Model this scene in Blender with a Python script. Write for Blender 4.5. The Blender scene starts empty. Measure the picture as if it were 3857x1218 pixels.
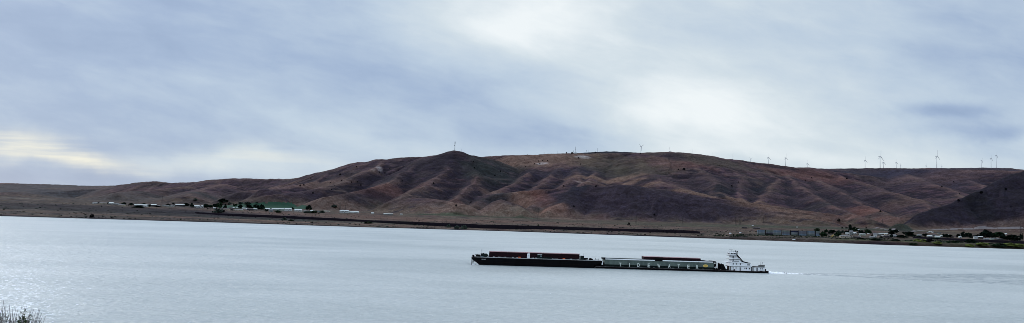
import bpy, bmesh, math, random
import numpy as np
from mathutils import Vector, Matrix
random.seed(7)
scene = bpy.context.scene
col = scene.collection
D = bpy.data
# ------------------------------------------------------------------ camera
F = 2912.0; CX = 1928.5; CY = 609.0
CAMZ = 39.0
ROLL = math.radians(1.83); PITCH = math.atan(0.0652)
cr, sr, cp, sp = math.cos(ROLL), math.sin(ROLL), math.cos(PITCH), math.sin(PITCH)
cam = D.cameras.new("camera"); camo = D.objects.new("camera", cam); col.objects.link(camo)
cam.sensor_fit = 'HORIZONTAL'; cam.sensor_width = 36.0
cam.lens = 36.0 * F / 3857.0
cam.clip_start = 0.1; cam.clip_end = 60000
m = Matrix(((cr, -sr, 0, 0), (-sr*sp, -cr*sp, -cp, 0), (sr*cp, cr*cp, -sp, CAMZ), (0, 0, 0, 1)))
camo.matrix_world = m
scene.camera = camo

def ray(px, py):
    """pixel of the photograph -> (X/Y, Z/Y) slopes of its line of sight"""
    u = (px - CX)/F; v = (CY - py)/F
    u1 = u*cr - v*sr; v1 = v*cr + u*sr
    Y = cp - v1*sp
    return u1/Y, (sp + v1*cp)/Y
def at(px, py, Y):
    t, e = ray(px, py)
    return (t*Y, Y, CAMZ + e*Y)

# ------------------------------------------------------------------ node helpers
def lin(c):
    return tuple(((x/255.0)/12.92 if x/255.0 <= 0.04045 else ((x/255.0+0.055)/1.055)**2.4) for x in c)
class NT:
    def __init__(s, nt): s.nt = nt; s.n = nt.nodes; s.l = nt.links
    def new(s, t, **k):
        n = s.n.new(t)
        for a, b in k.items(): setattr(n, a, b)
        return n
    def put(s, sock, v):
        if isinstance(v, bpy.types.NodeSocket): s.l.new(v, sock)
        elif v is not None: sock.default_value = v
    def math(s, op, a, b=None, c=None, clamp=False):
        n = s.new('ShaderNodeMath', operation=op); n.use_clamp = clamp
        s.put(n.inputs[0], a); s.put(n.inputs[1], b); s.put(n.inputs[2], c)
        return n.outputs[0]
    def vmath(s, op, a, b=None):
        n = s.new('ShaderNodeVectorMath', operation=op)
        s.put(n.inputs[0], a); s.put(n.inputs[1], b)
        return n.outputs[0]
    def comb(s, x, y, z):
        n = s.new('ShaderNodeCombineXYZ')
        for i, v in enumerate((x, y, z)): s.put(n.inputs[i], v)
        return n.outputs[0]
    def noise(s, vec, scale, detail=4, rough=0.5, dist=0.0):
        n = s.new('ShaderNodeTexNoise'); s.put(n.inputs['Vector'], vec)
        n.inputs['Scale'].default_value = scale; n.inputs['Detail'].default_value = detail
        n.inputs['Roughness'].default_value = rough; n.inputs['Distortion'].default_value = dist
        return n
    def ramp(s, fac, stops, interp='LINEAR'):
        n = s.new('ShaderNodeValToRGB'); n.color_ramp.interpolation = interp
        cr_ = n.color_ramp
        while len(cr_.elements) < len(stops): cr_.elements.new(0.5)
        for e, (p, c) in zip(cr_.elements, stops):
            e.position = p; e.color = (*c, 1) if len(c) == 3 else c
        s.put(n.inputs[0], fac); return n.outputs[0]
    def mix(s, fac, a, b, mode='MIX'):
        n = s.new('ShaderNodeMix', data_type='RGBA', blend_type=mode)
        s.put(n.inputs[0], fac)
        s.put(n.inputs[6], (*a, 1) if isinstance(a, tuple) else a)
        s.put(n.inputs[7], (*b, 1) if isinstance(b, tuple) else b)
        return n.outputs[2]
    def mapr(s, v, a, b, c, d):
        n = s.new('ShaderNodeMapRange'); s.put(n.inputs[0], v)
        for i, x in enumerate((a, b, c, d)): n.inputs[1+i].default_value = x
        return n.outputs[0]

# ------------------------------------------------------------------ sky and light
SUN_AZ = math.radians(-52); SUN_EL = math.radians(27)
w = D.worlds.new("World"); scene.world = w; w.use_nodes = True
W = NT(w.node_tree); W.n.clear()
tc = W.new('ShaderNodeTexCoord')
dirv = W.vmath('NORMALIZE', tc.outputs['Generated'])
sep = W.new('ShaderNodeSeparateXYZ'); W.l.new(dirv, sep.inputs[0])
ya = W.math('MAXIMUM', W.math('ABSOLUTE', sep.outputs[1]), 0.12)
T = W.math('DIVIDE', sep.outputs[0], ya); E = W.math('DIVIDE', sep.outputs[2], ya)
base_v = W.comb(T, E, 0)
# slanted cloud drift
Tn = W.math('ADD', W.math('MULTIPLY', T, 2.2), W.math('MULTIPLY', E, 3.0))
En = W.math('SUBTRACT', W.math('MULTIPLY', E, 9.0), W.math('MULTIPLY', T, -1.3))
streak = W.noise(W.comb(Tn, En, 0.3), 1.6, 7, 0.52, 0.35).outputs[0]
fine = W.noise(W.comb(W.math('ADD', W.math('MULTIPLY', T, 5.0), W.math('MULTIPLY', E, 5.0)), W.math('MULTIPLY', E, 11.0), 2.0), 2.6, 7, 0.58, 0.3).outputs[0]
bandn = W.noise(W.comb(W.math('MULTIPLY', T, 3.0), W.math('MULTIPLY', E, 40.0), 5.0), 1.5, 5, 0.5, 0.3).outputs[0]
warp = W.noise(base_v, 6.0, 5, 0.55)
wsep = W.new('ShaderNodeSeparateXYZ'); W.l.new(warp.outputs['Color'], wsep.inputs[0])
Tw = W.math('ADD', T, W.math('MULTIPLY', W.math('SUBTRACT', wsep.outputs[0], 0.5), 0.16))
Ew = W.math('ADD', E, W.math('MULTIPLY', W.math('SUBTRACT', wsep.outputs[1], 0.5), 0.055))
def blob(px, py, sx, sy, amp, rot=0):
    t0, e0 = ray(px, py); sx = sx/F; sy = sy/F
    a = W.math('SUBTRACT', Tw, t0); b = W.math('SUBTRACT', Ew, e0)
    c, s_ = math.cos(math.radians(rot)), math.sin(math.radians(rot))
    x = W.math('ADD', W.math('MULTIPLY', a, c/sx), W.math('MULTIPLY', b, s_/sx))
    y = W.math('ADD', W.math('MULTIPLY', a, -s_/sy), W.math('MULTIPLY', b, c/sy))
    r2 = W.math('ADD', W.math('MULTIPLY', x, x), W.math('MULTIPLY', y, y))
    return W.math('MULTIPLY', W.math('EXPONENT', W.math('MULTIPLY', r2, -1.0)), amp)
def total(lst, start):
    acc = start
    for b in lst: acc = W.math('ADD', acc, blob(*b))
    return acc
start = W.mapr(T, -0.45, 0.30, 0.22, 0.54)
S = total([
    (1960, 30, 380, 170, 0.48), (1900, 150, 240, 90, 0.14), (1500, 60, 300, 120, 0.10),
    (2600, 370, 400, 160, 0.28), (2650, 430, 260, 60, 0.14), (2500, 560, 500, 60, 0.10), (2950, 520, 620, 90, 0.16),
    (3250, 600, 700, 45, 0.22), (2300, 150, 700, 300, 0.06), (2650, 120, 300, 60, -0.06), (2100, 330, 200, 60, -0.05),
    (1000, 620, 330, 60, 0.42), (640, 590, 220, 30, 0.15),
    (1300, 500, 420, 60, 0.13, -12), (420, 300, 600, 60, 0.07, -12), (900, 100, 300, 90, 0.06),
    (1720, 420, 520, 90, -0.13, -10), (2050, 520, 330, 60, -0.22), (1350, 260, 500, 60, -0.05, -12),
    (200, 160, 420, 160, -0.10), (1100, 560, 700, 22, 0.02), (250, 660, 500, 30, -0.08),
    (3590, 430, 210, 34, -0.40), (3700, 500, 280, 30, -0.34), (3850, 180, 420, 300, -0.22),
    (3600, 160, 300, 260, -0.08), (2640, 600, 260, 20, -0.10), (1300, 690, 300, 30, 0.1),
], start)
S = W.math('ADD', S, W.math('MULTIPLY', W.math('SUBTRACT', streak, 0.5), 0.46))
S = W.math('ADD', S, W.math('MULTIPLY', W.math('SUBTRACT', fine, 0.5), 0.36))
S = W.math('ADD', S, W.math('MULTIPLY', W.math('SUBTRACT', bandn, 0.5), W.mapr(E, 0.0, 0.12, 0.14, 0.03)))
cloud = W.ramp(S, [(0.0, lin((148, 169, 201))), (0.2, lin((163, 183, 212))), (0.45, lin((190, 207, 225))),
                   (0.7, lin((214, 226, 234))), (1.0, lin((244, 250, 252)))])
warm = total([(60, 540, 280, 34, 0.50, -3), (230, 596, 330, 30, 0.75, -3), (980, 590, 280, 40, 0.30)], 0.0)
warm = W.math('MULTIPLY', warm, W.mapr(bandn, 0.38, 0.60, 0.05, 1.15), clamp=True)
cloud = W.mix(warm, cloud, lin((240, 239, 226)))
sky = W.new('ShaderNodeTexSky', sky_type='NISHITA'); sky.sun_disc = False
sky.sun_elevation = SUN_EL; sky.sun_rotation = SUN_AZ % (2*math.pi)
skyc = W.vmath('MULTIPLY', sky.outputs[0], (0.1, 0.1, 0.1))
cloud = W.vmath('SCALE', cloud); W.put(cloud.node.inputs['Scale'], W.mapr(sep.outputs[1], -0.7, 0.25, 0.90, 1.0)); cloud = W.vmath('SCALE', cloud); W.put(cloud.node.inputs['Scale'], W.mapr(sep.outputs[2], 0.30, 0.85, 1.0, 2.0))   # unseen sky overhead brightened to lift the light;   # unseen sky behind the viewer dimmed for contrast
both = W.mix(0.93, skyc, cloud)
bg = W.new('ShaderNodeBackground'); W.l.new(both, bg.inputs[0]); bg.inputs[1].default_value = 1.0
out = W.new('ShaderNodeOutputWorld'); W.l.new(bg.outputs[0], out.inputs[0])

sl = D.lights.new("sun", 'SUN'); sl.energy = 1.5; sl.angle = math.radians(10); sl.color = (1.0, 0.96, 0.90)
so = D.objects.new("sun", sl); col.objects.link(so)
sd = Vector((math.sin(SUN_AZ)*math.cos(SUN_EL), math.cos(SUN_AZ)*math.cos(SUN_EL), math.sin(SUN_EL)))
so.rotation_euler = sd.to_track_quat('Z', 'Y').to_euler()
so.location = (0, 0, 300)
scene.view_settings.view_transform = 'Standard'; scene.view_settings.look = 'None'
scene.cycles.pixel_filter_type = 'BLACKMAN_HARRIS'; scene.cycles.filter_width = 0.85
scene.view_settings.exposure = 0; scene.view_settings.gamma = 1

# ------------------------------------------------------------------ noise in numpy
def _h(ix, iy, seed):
    n = (ix.astype(np.int64)*374761393 + iy.astype(np.int64)*668265263 + seed*974634777) & 0xffffffff
    n = ((n ^ (n >> 13))*1274126177) & 0xffffffff
    return ((n ^ (n >> 16)) & 0xffff).astype(np.float32)/65535.0
def perlin(x, y, seed=0):
    x = np.asarray(x, np.float32); y = np.asarray(y, np.float32)
    ix = np.floor(x); iy = np.floor(y); fx = x-ix; fy = y-iy
    ux = fx*fx*fx*(fx*(fx*6-15)+10); uy = fy*fy*fy*(fy*(fy*6-15)+10)
    def g(dx, dy):
        a = _h(ix+dx, iy+dy, seed)*6.2831853
        return np.cos(a)*(fx-dx) + np.sin(a)*(fy-dy)
    a = g(0, 0); b = g(1, 0); c = g(0, 1); d = g(1, 1)
    return ((a+(b-a)*ux) + ((c+(d-c)*ux)-(a+(b-a)*ux))*uy)*1.41
def fbm(x, y, seed=0, octs=4, gain=0.5):
    r = 0; a = 1.0; f = 1.0
    for i in range(octs):
        r = r + a*perlin(x*f, y*f, seed+i*17); a *= gain; f *= 2.03
    return r

# ------------------------------------------------------------------ terrain
tt = np.concatenate([np.linspace(-1.3, -0.70, 60, endpoint=False), np.linspace(-0.70, 0.70, 1350, endpoint=False), np.linspace(0.70, 1.3, 60)])
yy = np.concatenate([np.arange(1380, 1420, 10.), np.arange(1420, 1800, 2.5), np.arange(1800, 2300, 5.), np.arange(2300, 4600, 8.5),
                     np.arange(4600, 6200, 20.), np.arange(6200, 9500, 80.), np.linspace(9500, 30000, 14)])
NX, NY = len(tt), len(yy)
TT, YY = np.meshgrid(tt, yy)            # rows = depth
TT = TT.astype(np.float32); YY = YY.astype(np.float32)
XX = TT*YY
PXc = CX + TT*F                          # rough photo column of each terrain column
shoreY = np.interp(PXc, [-1500, -600, 0, 800, 1400, 1900, 2500, 2750, 3350, 3857, 5000], [1440, 1478, 1475, 1522, 1514, 1552, 1514, 1494, 1440, 1452, 1470]).astype(np.float32)
shoreY = shoreY + 3.5*fbm(XX/60, YY*0, 3, 4) + 5*fbm(XX/260, YY*0, 5, 2)
d = YY - shoreY
def prof(d, pts): return np.interp(d, [p[0] for p in pts], [p[1] for p in pts]).astype(np.float32)
pl = prof(d, [(-60, -9), (0, -0.2), (5, 1.6), (40, 3), (220, 9), (425, 18), (700, 24), (1100, 27), (1600, 29), (9000, 40)])
pc = prof(d, [(-60, -9), (0, -0.2), (5, 1.3), (60, 2.6), (120, 4), (200, 6), (450, 10), (700, 14), (950, 19), (1500, 26), (9000, 40)])
pr = prof(d, [(-60, -9), (0, -0.2), (4, 3.0), (9, 5.6), (30, 6.8), (110, 8.0), (200, 8), (400, 15), (750, 22), (1500, 28), (9000, 40)])
wl = np.clip((1500-PXc)/900, 0, 1); wr = np.clip((PXc-2300)/700, 0, 1)
H0 = pl*wl + pr*wr + pc*(1-wl-wr)
land = np.clip(d/40, 0, 1)
H0 += land*(0.9*fbm(XX/55, YY/55, 11, 4) + 1.6*fbm(XX/260, YY/160, 21, 2)*np.clip(d/200, 0, 1))
# left part is broken scabland: low rocky steps
H0 += land*np.clip((1100-PXc)/400, 0, 1)*np.clip(d/120, 0, 1)*1.6*np.abs(fbm(XX/90, YY/70, 31, 3))*2

ridges = []
def ss_(x):
    x = np.clip(x, 0, 1); return x*x*(3-2*x)
def R(pts, sneg, spos, A=14, lam=110, skew=0.3, rr=40):
    """a crest line given by points seen in the photo and their distance; slopes fall off on both sides"""
    ridges.append(([at(*p) for p in pts], sneg, spos, A, lam, skew, rr))
# far left plateau and low hills
R([(-1600, 640, 7000), (-400, 678, 6800), (0, 690, 6500), (15, 688.5, 6500), (160, 692, 6300), (330, 699, 6000), (425, 698, 5700), (560, 700, 5600)], .10, .05, 10, 300)
R([(380, 712, 5000), (470, 693, 4800), (512, 686, 4650), (550, 684.5, 4600), (575, 680.5, 4550), (612, 683.5, 4520), (648, 688, 4500), (662, 686, 4480), (700, 687, 4450), (745, 684, 4400), (790, 675, 4350), (850, 673, 4300), (930, 671, 4300), (1000, 673, 4250), (1065, 672.5, 4200),
   (1120, 669, 4120), (1150, 660, 4080), (1200, 649, 4050), (1260, 635, 4020), (1290, 624, 4000), (1320, 614, 3980), (1345, 610, 3950), (1372, 610, 3950), (1400, 604, 3930), (1430, 599, 3900), (1460, 599, 3900), (1475, 596, 3900), (1530, 592, 3880), (1590, 590, 3850), (1612, 584, 3830), (1650, 579, 3800),
   (1690, 568, 3780), (1711, 565, 3780), (1735, 569, 3790), (1770, 581, 3820), (1820, 592, 3880), (1880, 605, 3950), (1960, 640, 4000)], .42, .34, 15, 120, 0.4, 26)
R([(1720, 610, 5300), (1870, 600, 5200), (1960, 592.5, 5150), (2050, 586.5, 5100), (2120, 583, 5100), (2180, 580, 5100), (2240, 574.5, 5050), (2290, 570.5, 5000), (2330, 569, 5000), (2380, 572, 5000), (2430, 577, 5000)], .32, .05, 6, 200)
R([(1930, 655, 4150), (1990, 622, 4200), (2050, 598, 4200), (2080, 585.5, 4200), (2095, 579, 4200), (2120, 576.5, 4200), (2160, 576.5, 4200), (2200, 578, 4200), (2240, 580, 4200), (2280, 584, 4200), (2320, 584.5, 4200), (2360, 580.5, 4200), (2400, 575, 4200), (2425, 572, 4200), (2470, 571.5, 4200), (2520, 571.5, 4200), (2560, 573.5, 4220),
   (2620, 580.5, 4250), (2680, 588, 4280), (2740, 599, 4300), (2820, 614, 4350), (2890, 619.5, 4400), (2940, 629.5, 4450), (3060, 630.5, 4600), (3150, 636.5, 4750), (3200, 641.5, 4850)], .30, .06, 13, 130, -0.3, 60)
R([(3060, 650, 5100), (3200, 642, 5000), (3250, 639.5, 4950), (3275, 634, 4900), (3400, 632.5, 4900), (3520, 632, 4950), (3700, 631, 5000), (3800, 632, 5000), (3830, 637, 4980), (3857, 643, 4950), (4000, 660, 4900), (4600, 690, 4800)], .25, .04, 8, 160, -0.3, 60)
# butte spurs
R([(1705, 590, 3720), (1680, 640, 3480), (1610, 690, 3200), (1545, 725, 2980), (1480, 760, 2750)], 0.49, 0.49, 14, 90, 0, 30)
R([(1600, 590, 3800), (1540, 640, 3520), (1440, 690, 3230), (1330, 722, 3020), (1230, 740, 2880)], 0.43, 0.49, 12, 90, 0, 30)
R([(1450, 604, 3850), (1380, 650, 3560), (1260, 695, 3280), (1120, 720, 3050), (1000, 735, 2950)], 0.41, 0.49, 12, 90, 0, 30)
R([(1720, 580, 3760), (1790, 640, 3520), (1790, 690, 3280), (1730, 735, 3000), (1660, 770, 2780)], 0.52, 0.52, 12, 80, 0, 24)
R([(1560, 742, 2800), (1640, 748, 2720), (1740, 768, 2650)], 0.43, 0.29, 6, 80)
R([(1290, 630, 3960), (1180, 680, 3700), (1060, 705, 3500), (900, 720, 3300)], 0.36, 0.36, 10, 90)
R([(980, 724, 3050), (1010, 708, 3080), (1060, 722, 3050)], 0.43, 0.29, 4, 60)
R([(700, 700, 4100), (560, 716, 3800), (420, 726, 3500)], 0.26, 0.29, 8, 90)
R([(850, 690, 4000), (760, 712, 3700), (700, 735, 3300)], 0.26, 0.29, 8, 90)
R([(200, 705, 5400), (100, 720, 4900), (-100, 728, 4500)], 0.17, 0.17, 8, 120)
# main hill, left face: spurs that run down to the left
R([(2085, 592, 4150), (2010, 640, 3800), (1930, 690, 3400), (1850, 735, 3050), (1790, 770, 2820)], 0.54, 0.41, 12, 70, 0, 22)
R([(2130, 600, 4100), (2080, 660, 3600), (1990, 715, 3200), (1910, 765, 2880)], 0.57, 0.41, 11, 70, 0, 22)
R([(2200, 610, 4000), (2165, 660, 3550), (2110, 705, 3220), (2040, 750, 2920), (1975, 795, 2680)], 0.59, 0.41, 11, 70, 0, 22)
R([(2250, 640, 3800), (2190, 690, 3350), (2150, 740, 3000), (2075, 795, 2690)], 0.60, 0.41, 9, 70, 0, 22)
R([(1830, 772, 2680), (1885, 747, 2700), (1940, 765, 2700), (1985, 792, 2620)], 0.54, 0.41, 5, 60, 0, 30)
# front spur with the dark face and the tan crest
ID_FRONT = len(ridges)
R([(2120, 765, 2760), (2175, 700, 2950), (2230, 696, 2960), (2286, 700, 2930), (2344, 694, 2900), (2383, 697, 2890), (2500, 712, 2870), (2616, 736, 2830), (2694, 753, 2790), (2799, 777, 2730), (2900, 799, 2680), (3000, 820, 2620), (3120, 842, 2540)], 0.50, 0.12, 13, 46, 0.55, 30)
R([(2400, 590, 4120), (2420, 640, 3700), (2500, 690, 3250), (2640, 725, 3020)], 0.32, 0.27, 8, 100)
R([(2560, 585, 4180), (2640, 640, 3750), (2700, 690, 3350), (2720, 735, 3080)], 0.41, 0.41, 9, 90)
R([(2720, 610, 4250), (2790, 665, 3700), (2790, 715, 3300), (2780, 755, 3040)], 0.46, 0.46, 9, 90)
# right hill spurs, running down to the right
R([(2860, 630, 4300), (2930, 672, 3800), (2900, 720, 3350), (2860, 760, 3050), (2900, 800, 2760)], 0.45, 0.45, 9, 90)
R([(2940, 640, 4350), (3014, 697, 3600), (3082, 747, 3150), (3149, 779, 2900), (3216, 801, 2750), (3290, 826, 2580)], 0.41, 0.41, 8, 70, 0, 24)
R([(3040, 660, 4350), (3104, 690, 3900), (3172, 724, 3500), (3261, 778, 2980), (3329, 800, 2800), (3410, 824, 2620)], 0.41, 0.41, 8, 70, 0, 24)
R([(3120, 650, 4600), (3194, 672, 4200), (3329, 712, 3650), (3463, 750, 3250), (3520, 790, 2900)], 0.34, 0.34, 8, 90, 0, 24)
R([(3400, 650, 4650), (3500, 690, 4050), (3600, 720, 3700), (3640, 760, 3300)], 0.30, 0.30, 8, 100)
R([(3620, 655, 4600), (3680, 690, 4100), (3740, 720, 3700)], 0.30, 0.30, 8, 100)
# near dark hill on the right
ID_NEAR = len(ridges)
R([(3330, 864, 2300), (3380, 854, 2330), (3450, 817, 2420), (3463, 802, 2440), (3598, 757, 2520), (3697, 712, 2580), (3740, 690, 2600), (3769, 676, 2620), (3800, 663, 2630), (3823, 654, 2640), (3857, 645, 2650), (3950, 600, 2680), (4100, 560, 2720), (4500, 520, 2800)], .50, .75, 9, 34, -0.45, 20)
R([(3350, 858, 2180), (3372, 843, 2180), (3395, 840, 2180), (3420, 846, 2180), (3435, 860, 2180)], .7, .7, 2, 30, 0, 8)

wx = 18*fbm(XX/220, YY/220, 41, 3); wy = 18*fbm(XX/220, YY/220, 51, 3)
XW = XX+wx; YW = YY+wy
HR = np.full_like(H0, -50.0); WIN = np.full(H0.shape, -1, np.int8); WB = np.zeros_like(H0)
K = 1.6
for ri, (P, sneg, spos, A, lam, skew, rr) in enumerate(ridges):
    P = np.array(P, np.float32)
    zmax = P[:, 2].max(); reach = (zmax-10)/max(0.05, min(sneg, spos))
    # bounding rows/columns
    r0 = np.searchsorted(yy, P[:, 1].min()-(zmax-10)/sneg-80); r1 = min(NY, np.searchsorted(yy, P[:, 1].max()+(zmax-10)/min(spos, sneg)+80))
    # world region mask on columns by t range
    sub = (slice(max(0, r0), r1), slice(0, NX))
    X = XW[sub]; Y = YW[sub]
    RR = rr*.35
    best = np.full(X.shape, -999, np.float32); bs = np.zeros_like(best); bd = np.zeros_like(best); bw = np.zeros_like(best)
    s0 = 0.0
    for i in range(len(P)-1):
        a, b = P[i], P[i+1]; ex, ey = b[0]-a[0], b[1]-a[1]; L = math.hypot(ex, ey)
        tr = ((X-a[0])*ex+(Y-a[1])*ey)/(L*L); tq = np.clip(tr, 0, 1)
        dx = X-(a[0]+ex*tq); dy = Y-(a[1]+ey*tq); dist = np.sqrt(dx*dx+dy*dy)
        cross = ex*dy-ey*dx
        w_ = np.clip(cross/(L*dist+1e-3)*2.0+0.5, 0, 1)     # 0 = right-hand side of the line
        sl_ = sneg*(1-w_)+spos*w_
        z = a[2]+(b[2]-a[2])*tq - sl_*(np.sqrt(dist*dist+RR*RR)-RR)
        mk = z > best
        best = np.where(mk, z, best); bs = np.where(mk, s0+tq*L, bs); bd = np.where(mk, dist, bd); bw = np.where(mk, w_, bw)
        s0 += L
    for (p0, p1) in ((P[0], P[min(3, len(P)-1)]), (P[-1], P[max(-4, -len(P))])):
        ex, ey = p1[0]-p0[0], p1[1]-p0[1]; L = math.hypot(ex, ey)
        best = best - 0.35*np.clip(-((X-p0[0])*ex+(Y-p0[1])*ey)/L, 0, None)
    q = (bs+skew*bd)/lam+1.1*perlin(X/(3.2*lam), Y/(3.2*lam), 63)
    g1 = 1-np.abs(perlin(q, bd/(lam*7), 61))*2.2
    g2 = 1-np.abs(perlin(q*2.3+7, bd/(lam*4), 71))*2.2
    depth_ = ss_((bd-0.35*lam)/(2.6*lam))*(1-0.85*bw*(sneg > 1.5*spos))
    best = best - min((1.3 if lam < 50 else 1.0)*A, 0.22*lam)*depth_*(0.75*np.clip(g1, 0, 1)**2+0.35*np.clip(g2, 0, 1)**2)
    mk = best > HR[sub]; WIN[sub] = np.where(mk, ri, WIN[sub]); WB[sub] = np.where(mk, bw, WB[sub])
    HR[sub] = K*np.logaddexp(HR[sub]/K, best/K) - 0.0
H = 6*np.logaddexp(H0/6, (HR-2)/6)
low = d < 350
H = np.where(HR < H0-60, H0, H)
hill = np.clip((H-H0-4)/60, 0, 1)
H = H + hill*(3*fbm(XX/240, YY/240, 81, 3)*np.clip((H-H0)/140, 0, 1) - 3.2*np.abs(fbm(XX/95, YY/120, 86, 3))*np.clip((H-H0)/80, 0, 1) + 0.9*fbm(XX/30, YY/30, 91, 3))
H[:2] -= 5
def build_grid():
    v = np.stack([XX, YY, H], -1).reshape(-1, 3).astype(np.float32)
    me = D.meshes.new("hills")
    idx = (np.arange(NY-1)[:, None]*NX+np.arange(NX-1)[None, :]).reshape(-1)
    f = np.stack([idx, idx+1, idx+1+NX, idx+NX], -1).astype(np.int32)
    me.vertices.add(len(v)); me.vertices.foreach_set('co', v.ravel())
    me.loops.add(f.size); me.loops.foreach_set('vertex_index', f.ravel())
    me.polygons.add(len(f)); me.polygons.foreach_set('loop_start', np.arange(0, f.size, 4, dtype=np.int32))
    me.polygons.foreach_set('loop_total', np.full(len(f), 4, np.int32))
    me.polygons.foreach_set('use_smooth', np.ones(len(f), bool))
    me.update(calc_edges=True)
    return me
def hgt(X, Y):
    t = X/Y; i = int(np.clip(np.searchsorted(tt, t)-1, 0, NX-2)); j = int(np.clip(np.searchsorted(yy, Y)-1, 0, NY-2))
    a = (t-tt[i])/(tt[i+1]-tt[i]); b = (Y-yy[j])/(yy[j+1]-yy[j])
    a = min(max(a, 0), 1); b = min(max(b, 0), 1)
    return float((H[j, i]*(1-a)+H[j, i+1]*a)*(1-b)+(H[j+1, i]*(1-a)+H[j+1, i+1]*a)*b)
def ground(px, py, Ymin=1380, Ymax=9000):
    """where the line of sight through a photo pixel meets the land"""
    t, e = ray(px, py); i = int(np.clip(np.searchsorted(tt, t), 0, NX-1))
    hh = H[:, i]; los = CAMZ+e*yy
    k = np.nonzero((hh >= los) & (yy >= Ymin) & (yy <= Ymax))[0]
    if len(k) == 0:
        j = int(np.argmax(np.where((yy > 2200) & (yy < 6500), (hh-CAMZ)/yy, -9)))
        Y = float(yy[j]); return (t*Y, Y, hgt(t*Y, Y))
    j = k[0]
    if j == 0: Y = float(yy[0])
    else:
        a = los[j-1]-hh[j-1]; b = hh[j]-los[j]; Y = float(yy[j-1]+(yy[j]-yy[j-1])*a/(a+b+1e-6))
    return (t*Y, Y, hgt(t*Y, Y))

# ---- ground cover colours (albedo) from slope, height, painted fold shading and hand-placed patches
dzx = np.gradient(H, axis=1)/np.gradient(XX, axis=1)
dzy = np.gradient(H, axis=0)/np.gradient(YY, axis=0)
slope = np.sqrt(dzx**2+dzy**2)
n1 = fbm(XX/320, YY/320, 101, 4); n2 = fbm(XX/70, YY/70, 111, 4); n3 = fbm(XX/900, YY/900, 121, 2)
def C(r, g, b): return np.array((r, g, b), np.float32)
purple = C(.082, .050, .056); dark = C(.026, .019, .027); tan = C(.160, .108, .078); rust = C(.140, .074, .058); olive = C(.088, .072, .048); green = C(.040, .058, .028)
def mixc(base, c, w): return base*(1-w[..., None])+c*w[..., None]
def ss(x, a, b): t = np.clip((x-a)/(b-a), 0, 1); return t*t*(3-2*t)
cc = np.zeros(H.shape+(3,), np.float32)+purple
cc = mixc(cc, olive, ss(n1, 0.05, 0.6)*0.55)
cc = mixc(cc, rust, ss(-n1+0.3*n2, 0.1, 0.7)*0.32*ss(PXc, 1500, 2300))
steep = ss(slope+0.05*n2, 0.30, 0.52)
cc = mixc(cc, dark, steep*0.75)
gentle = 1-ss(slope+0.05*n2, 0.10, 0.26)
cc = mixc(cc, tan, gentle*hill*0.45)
def boxblur(A_, kx, ky):
    B = np.pad(A_, ((ky+1, ky), (kx+1, kx)), mode='edge').astype(np.float64).cumsum(0).cumsum(1)
    wy_, wx_ = 2*ky+1, 2*kx+1
    return ((B[wy_:, wx_:]-B[:-wy_, wx_:]-B[wy_:, :-wx_]+B[:-wy_, :-wx_])/(wx_*wy_)).astype(np.float32)
f1 = boxblur(H, 8, 4)-H; f2 = boxblur(boxblur(H, 22, 12), 22, 12)-H  # folds used to paint soft shade in hollows and light on crests
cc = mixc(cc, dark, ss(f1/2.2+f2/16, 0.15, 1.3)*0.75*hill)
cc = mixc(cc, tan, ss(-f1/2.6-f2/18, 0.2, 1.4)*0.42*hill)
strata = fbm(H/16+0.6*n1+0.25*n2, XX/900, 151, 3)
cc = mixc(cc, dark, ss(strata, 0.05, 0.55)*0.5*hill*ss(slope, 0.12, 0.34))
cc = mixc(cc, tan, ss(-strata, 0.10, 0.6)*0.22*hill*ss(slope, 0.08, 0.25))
rock = fbm(XX/55, YY/55+H/20, 161, 4)
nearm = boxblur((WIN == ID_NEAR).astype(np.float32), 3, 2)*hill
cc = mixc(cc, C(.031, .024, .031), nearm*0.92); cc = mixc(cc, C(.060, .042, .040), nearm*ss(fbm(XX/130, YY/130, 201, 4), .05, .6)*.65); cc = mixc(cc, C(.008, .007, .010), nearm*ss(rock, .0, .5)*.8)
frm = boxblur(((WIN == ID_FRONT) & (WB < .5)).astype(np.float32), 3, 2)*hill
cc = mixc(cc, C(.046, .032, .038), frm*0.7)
# the flats
flat = 1-hill
fl = np.zeros_like(cc)+C(.140, .105, .072)
fl = mixc(fl, olive, ss(n2+0.4*n1, -0.1, 0.6)*0.7)
fl = mixc(fl, rust, ss(-n2+0.6*n1, 0.1, 0.7)*0.45)
fl = mixc(fl, dark, ss(fbm(XX/60, YY/28, 131, 4), 0.10, 0.6)*0.7)
leftw = ss(-PXc, -1300, -700)
fl = mixc(fl, C(.060, .050, .045), leftw*0.65*ss(fbm(XX/120, YY/60, 141, 3), -0.5, 0.2))
rightw = ss(PXc, 2700, 3000)*ss(-d, -420, -60)
fl = mixc(fl, C(.075, .078, .040), rightw*0.6*ss(fbm(XX/80, YY/30, 181, 3), -.4, .3)); fl = mixc(fl, C(.030, .030, .026), rightw*0.6*ss(fbm(XX/110, YY/26, 191, 3), .0, .35))
fl = mixc(fl, C(.024, .022, .022), rightw*ss(-d, -95, -30)*ss(fbm(XX/34, YY/16, 171, 3), -.25, .25)*.8)
fl = mixc(fl, C(.016, .012, .018), ss(-d-7*n2*rightw, -10-14*ss(PXc, 2600, 2900), -3)*0.92)                    # wet rock at the water
cc = cc*hill[..., None]+fl*flat[..., None]
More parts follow.
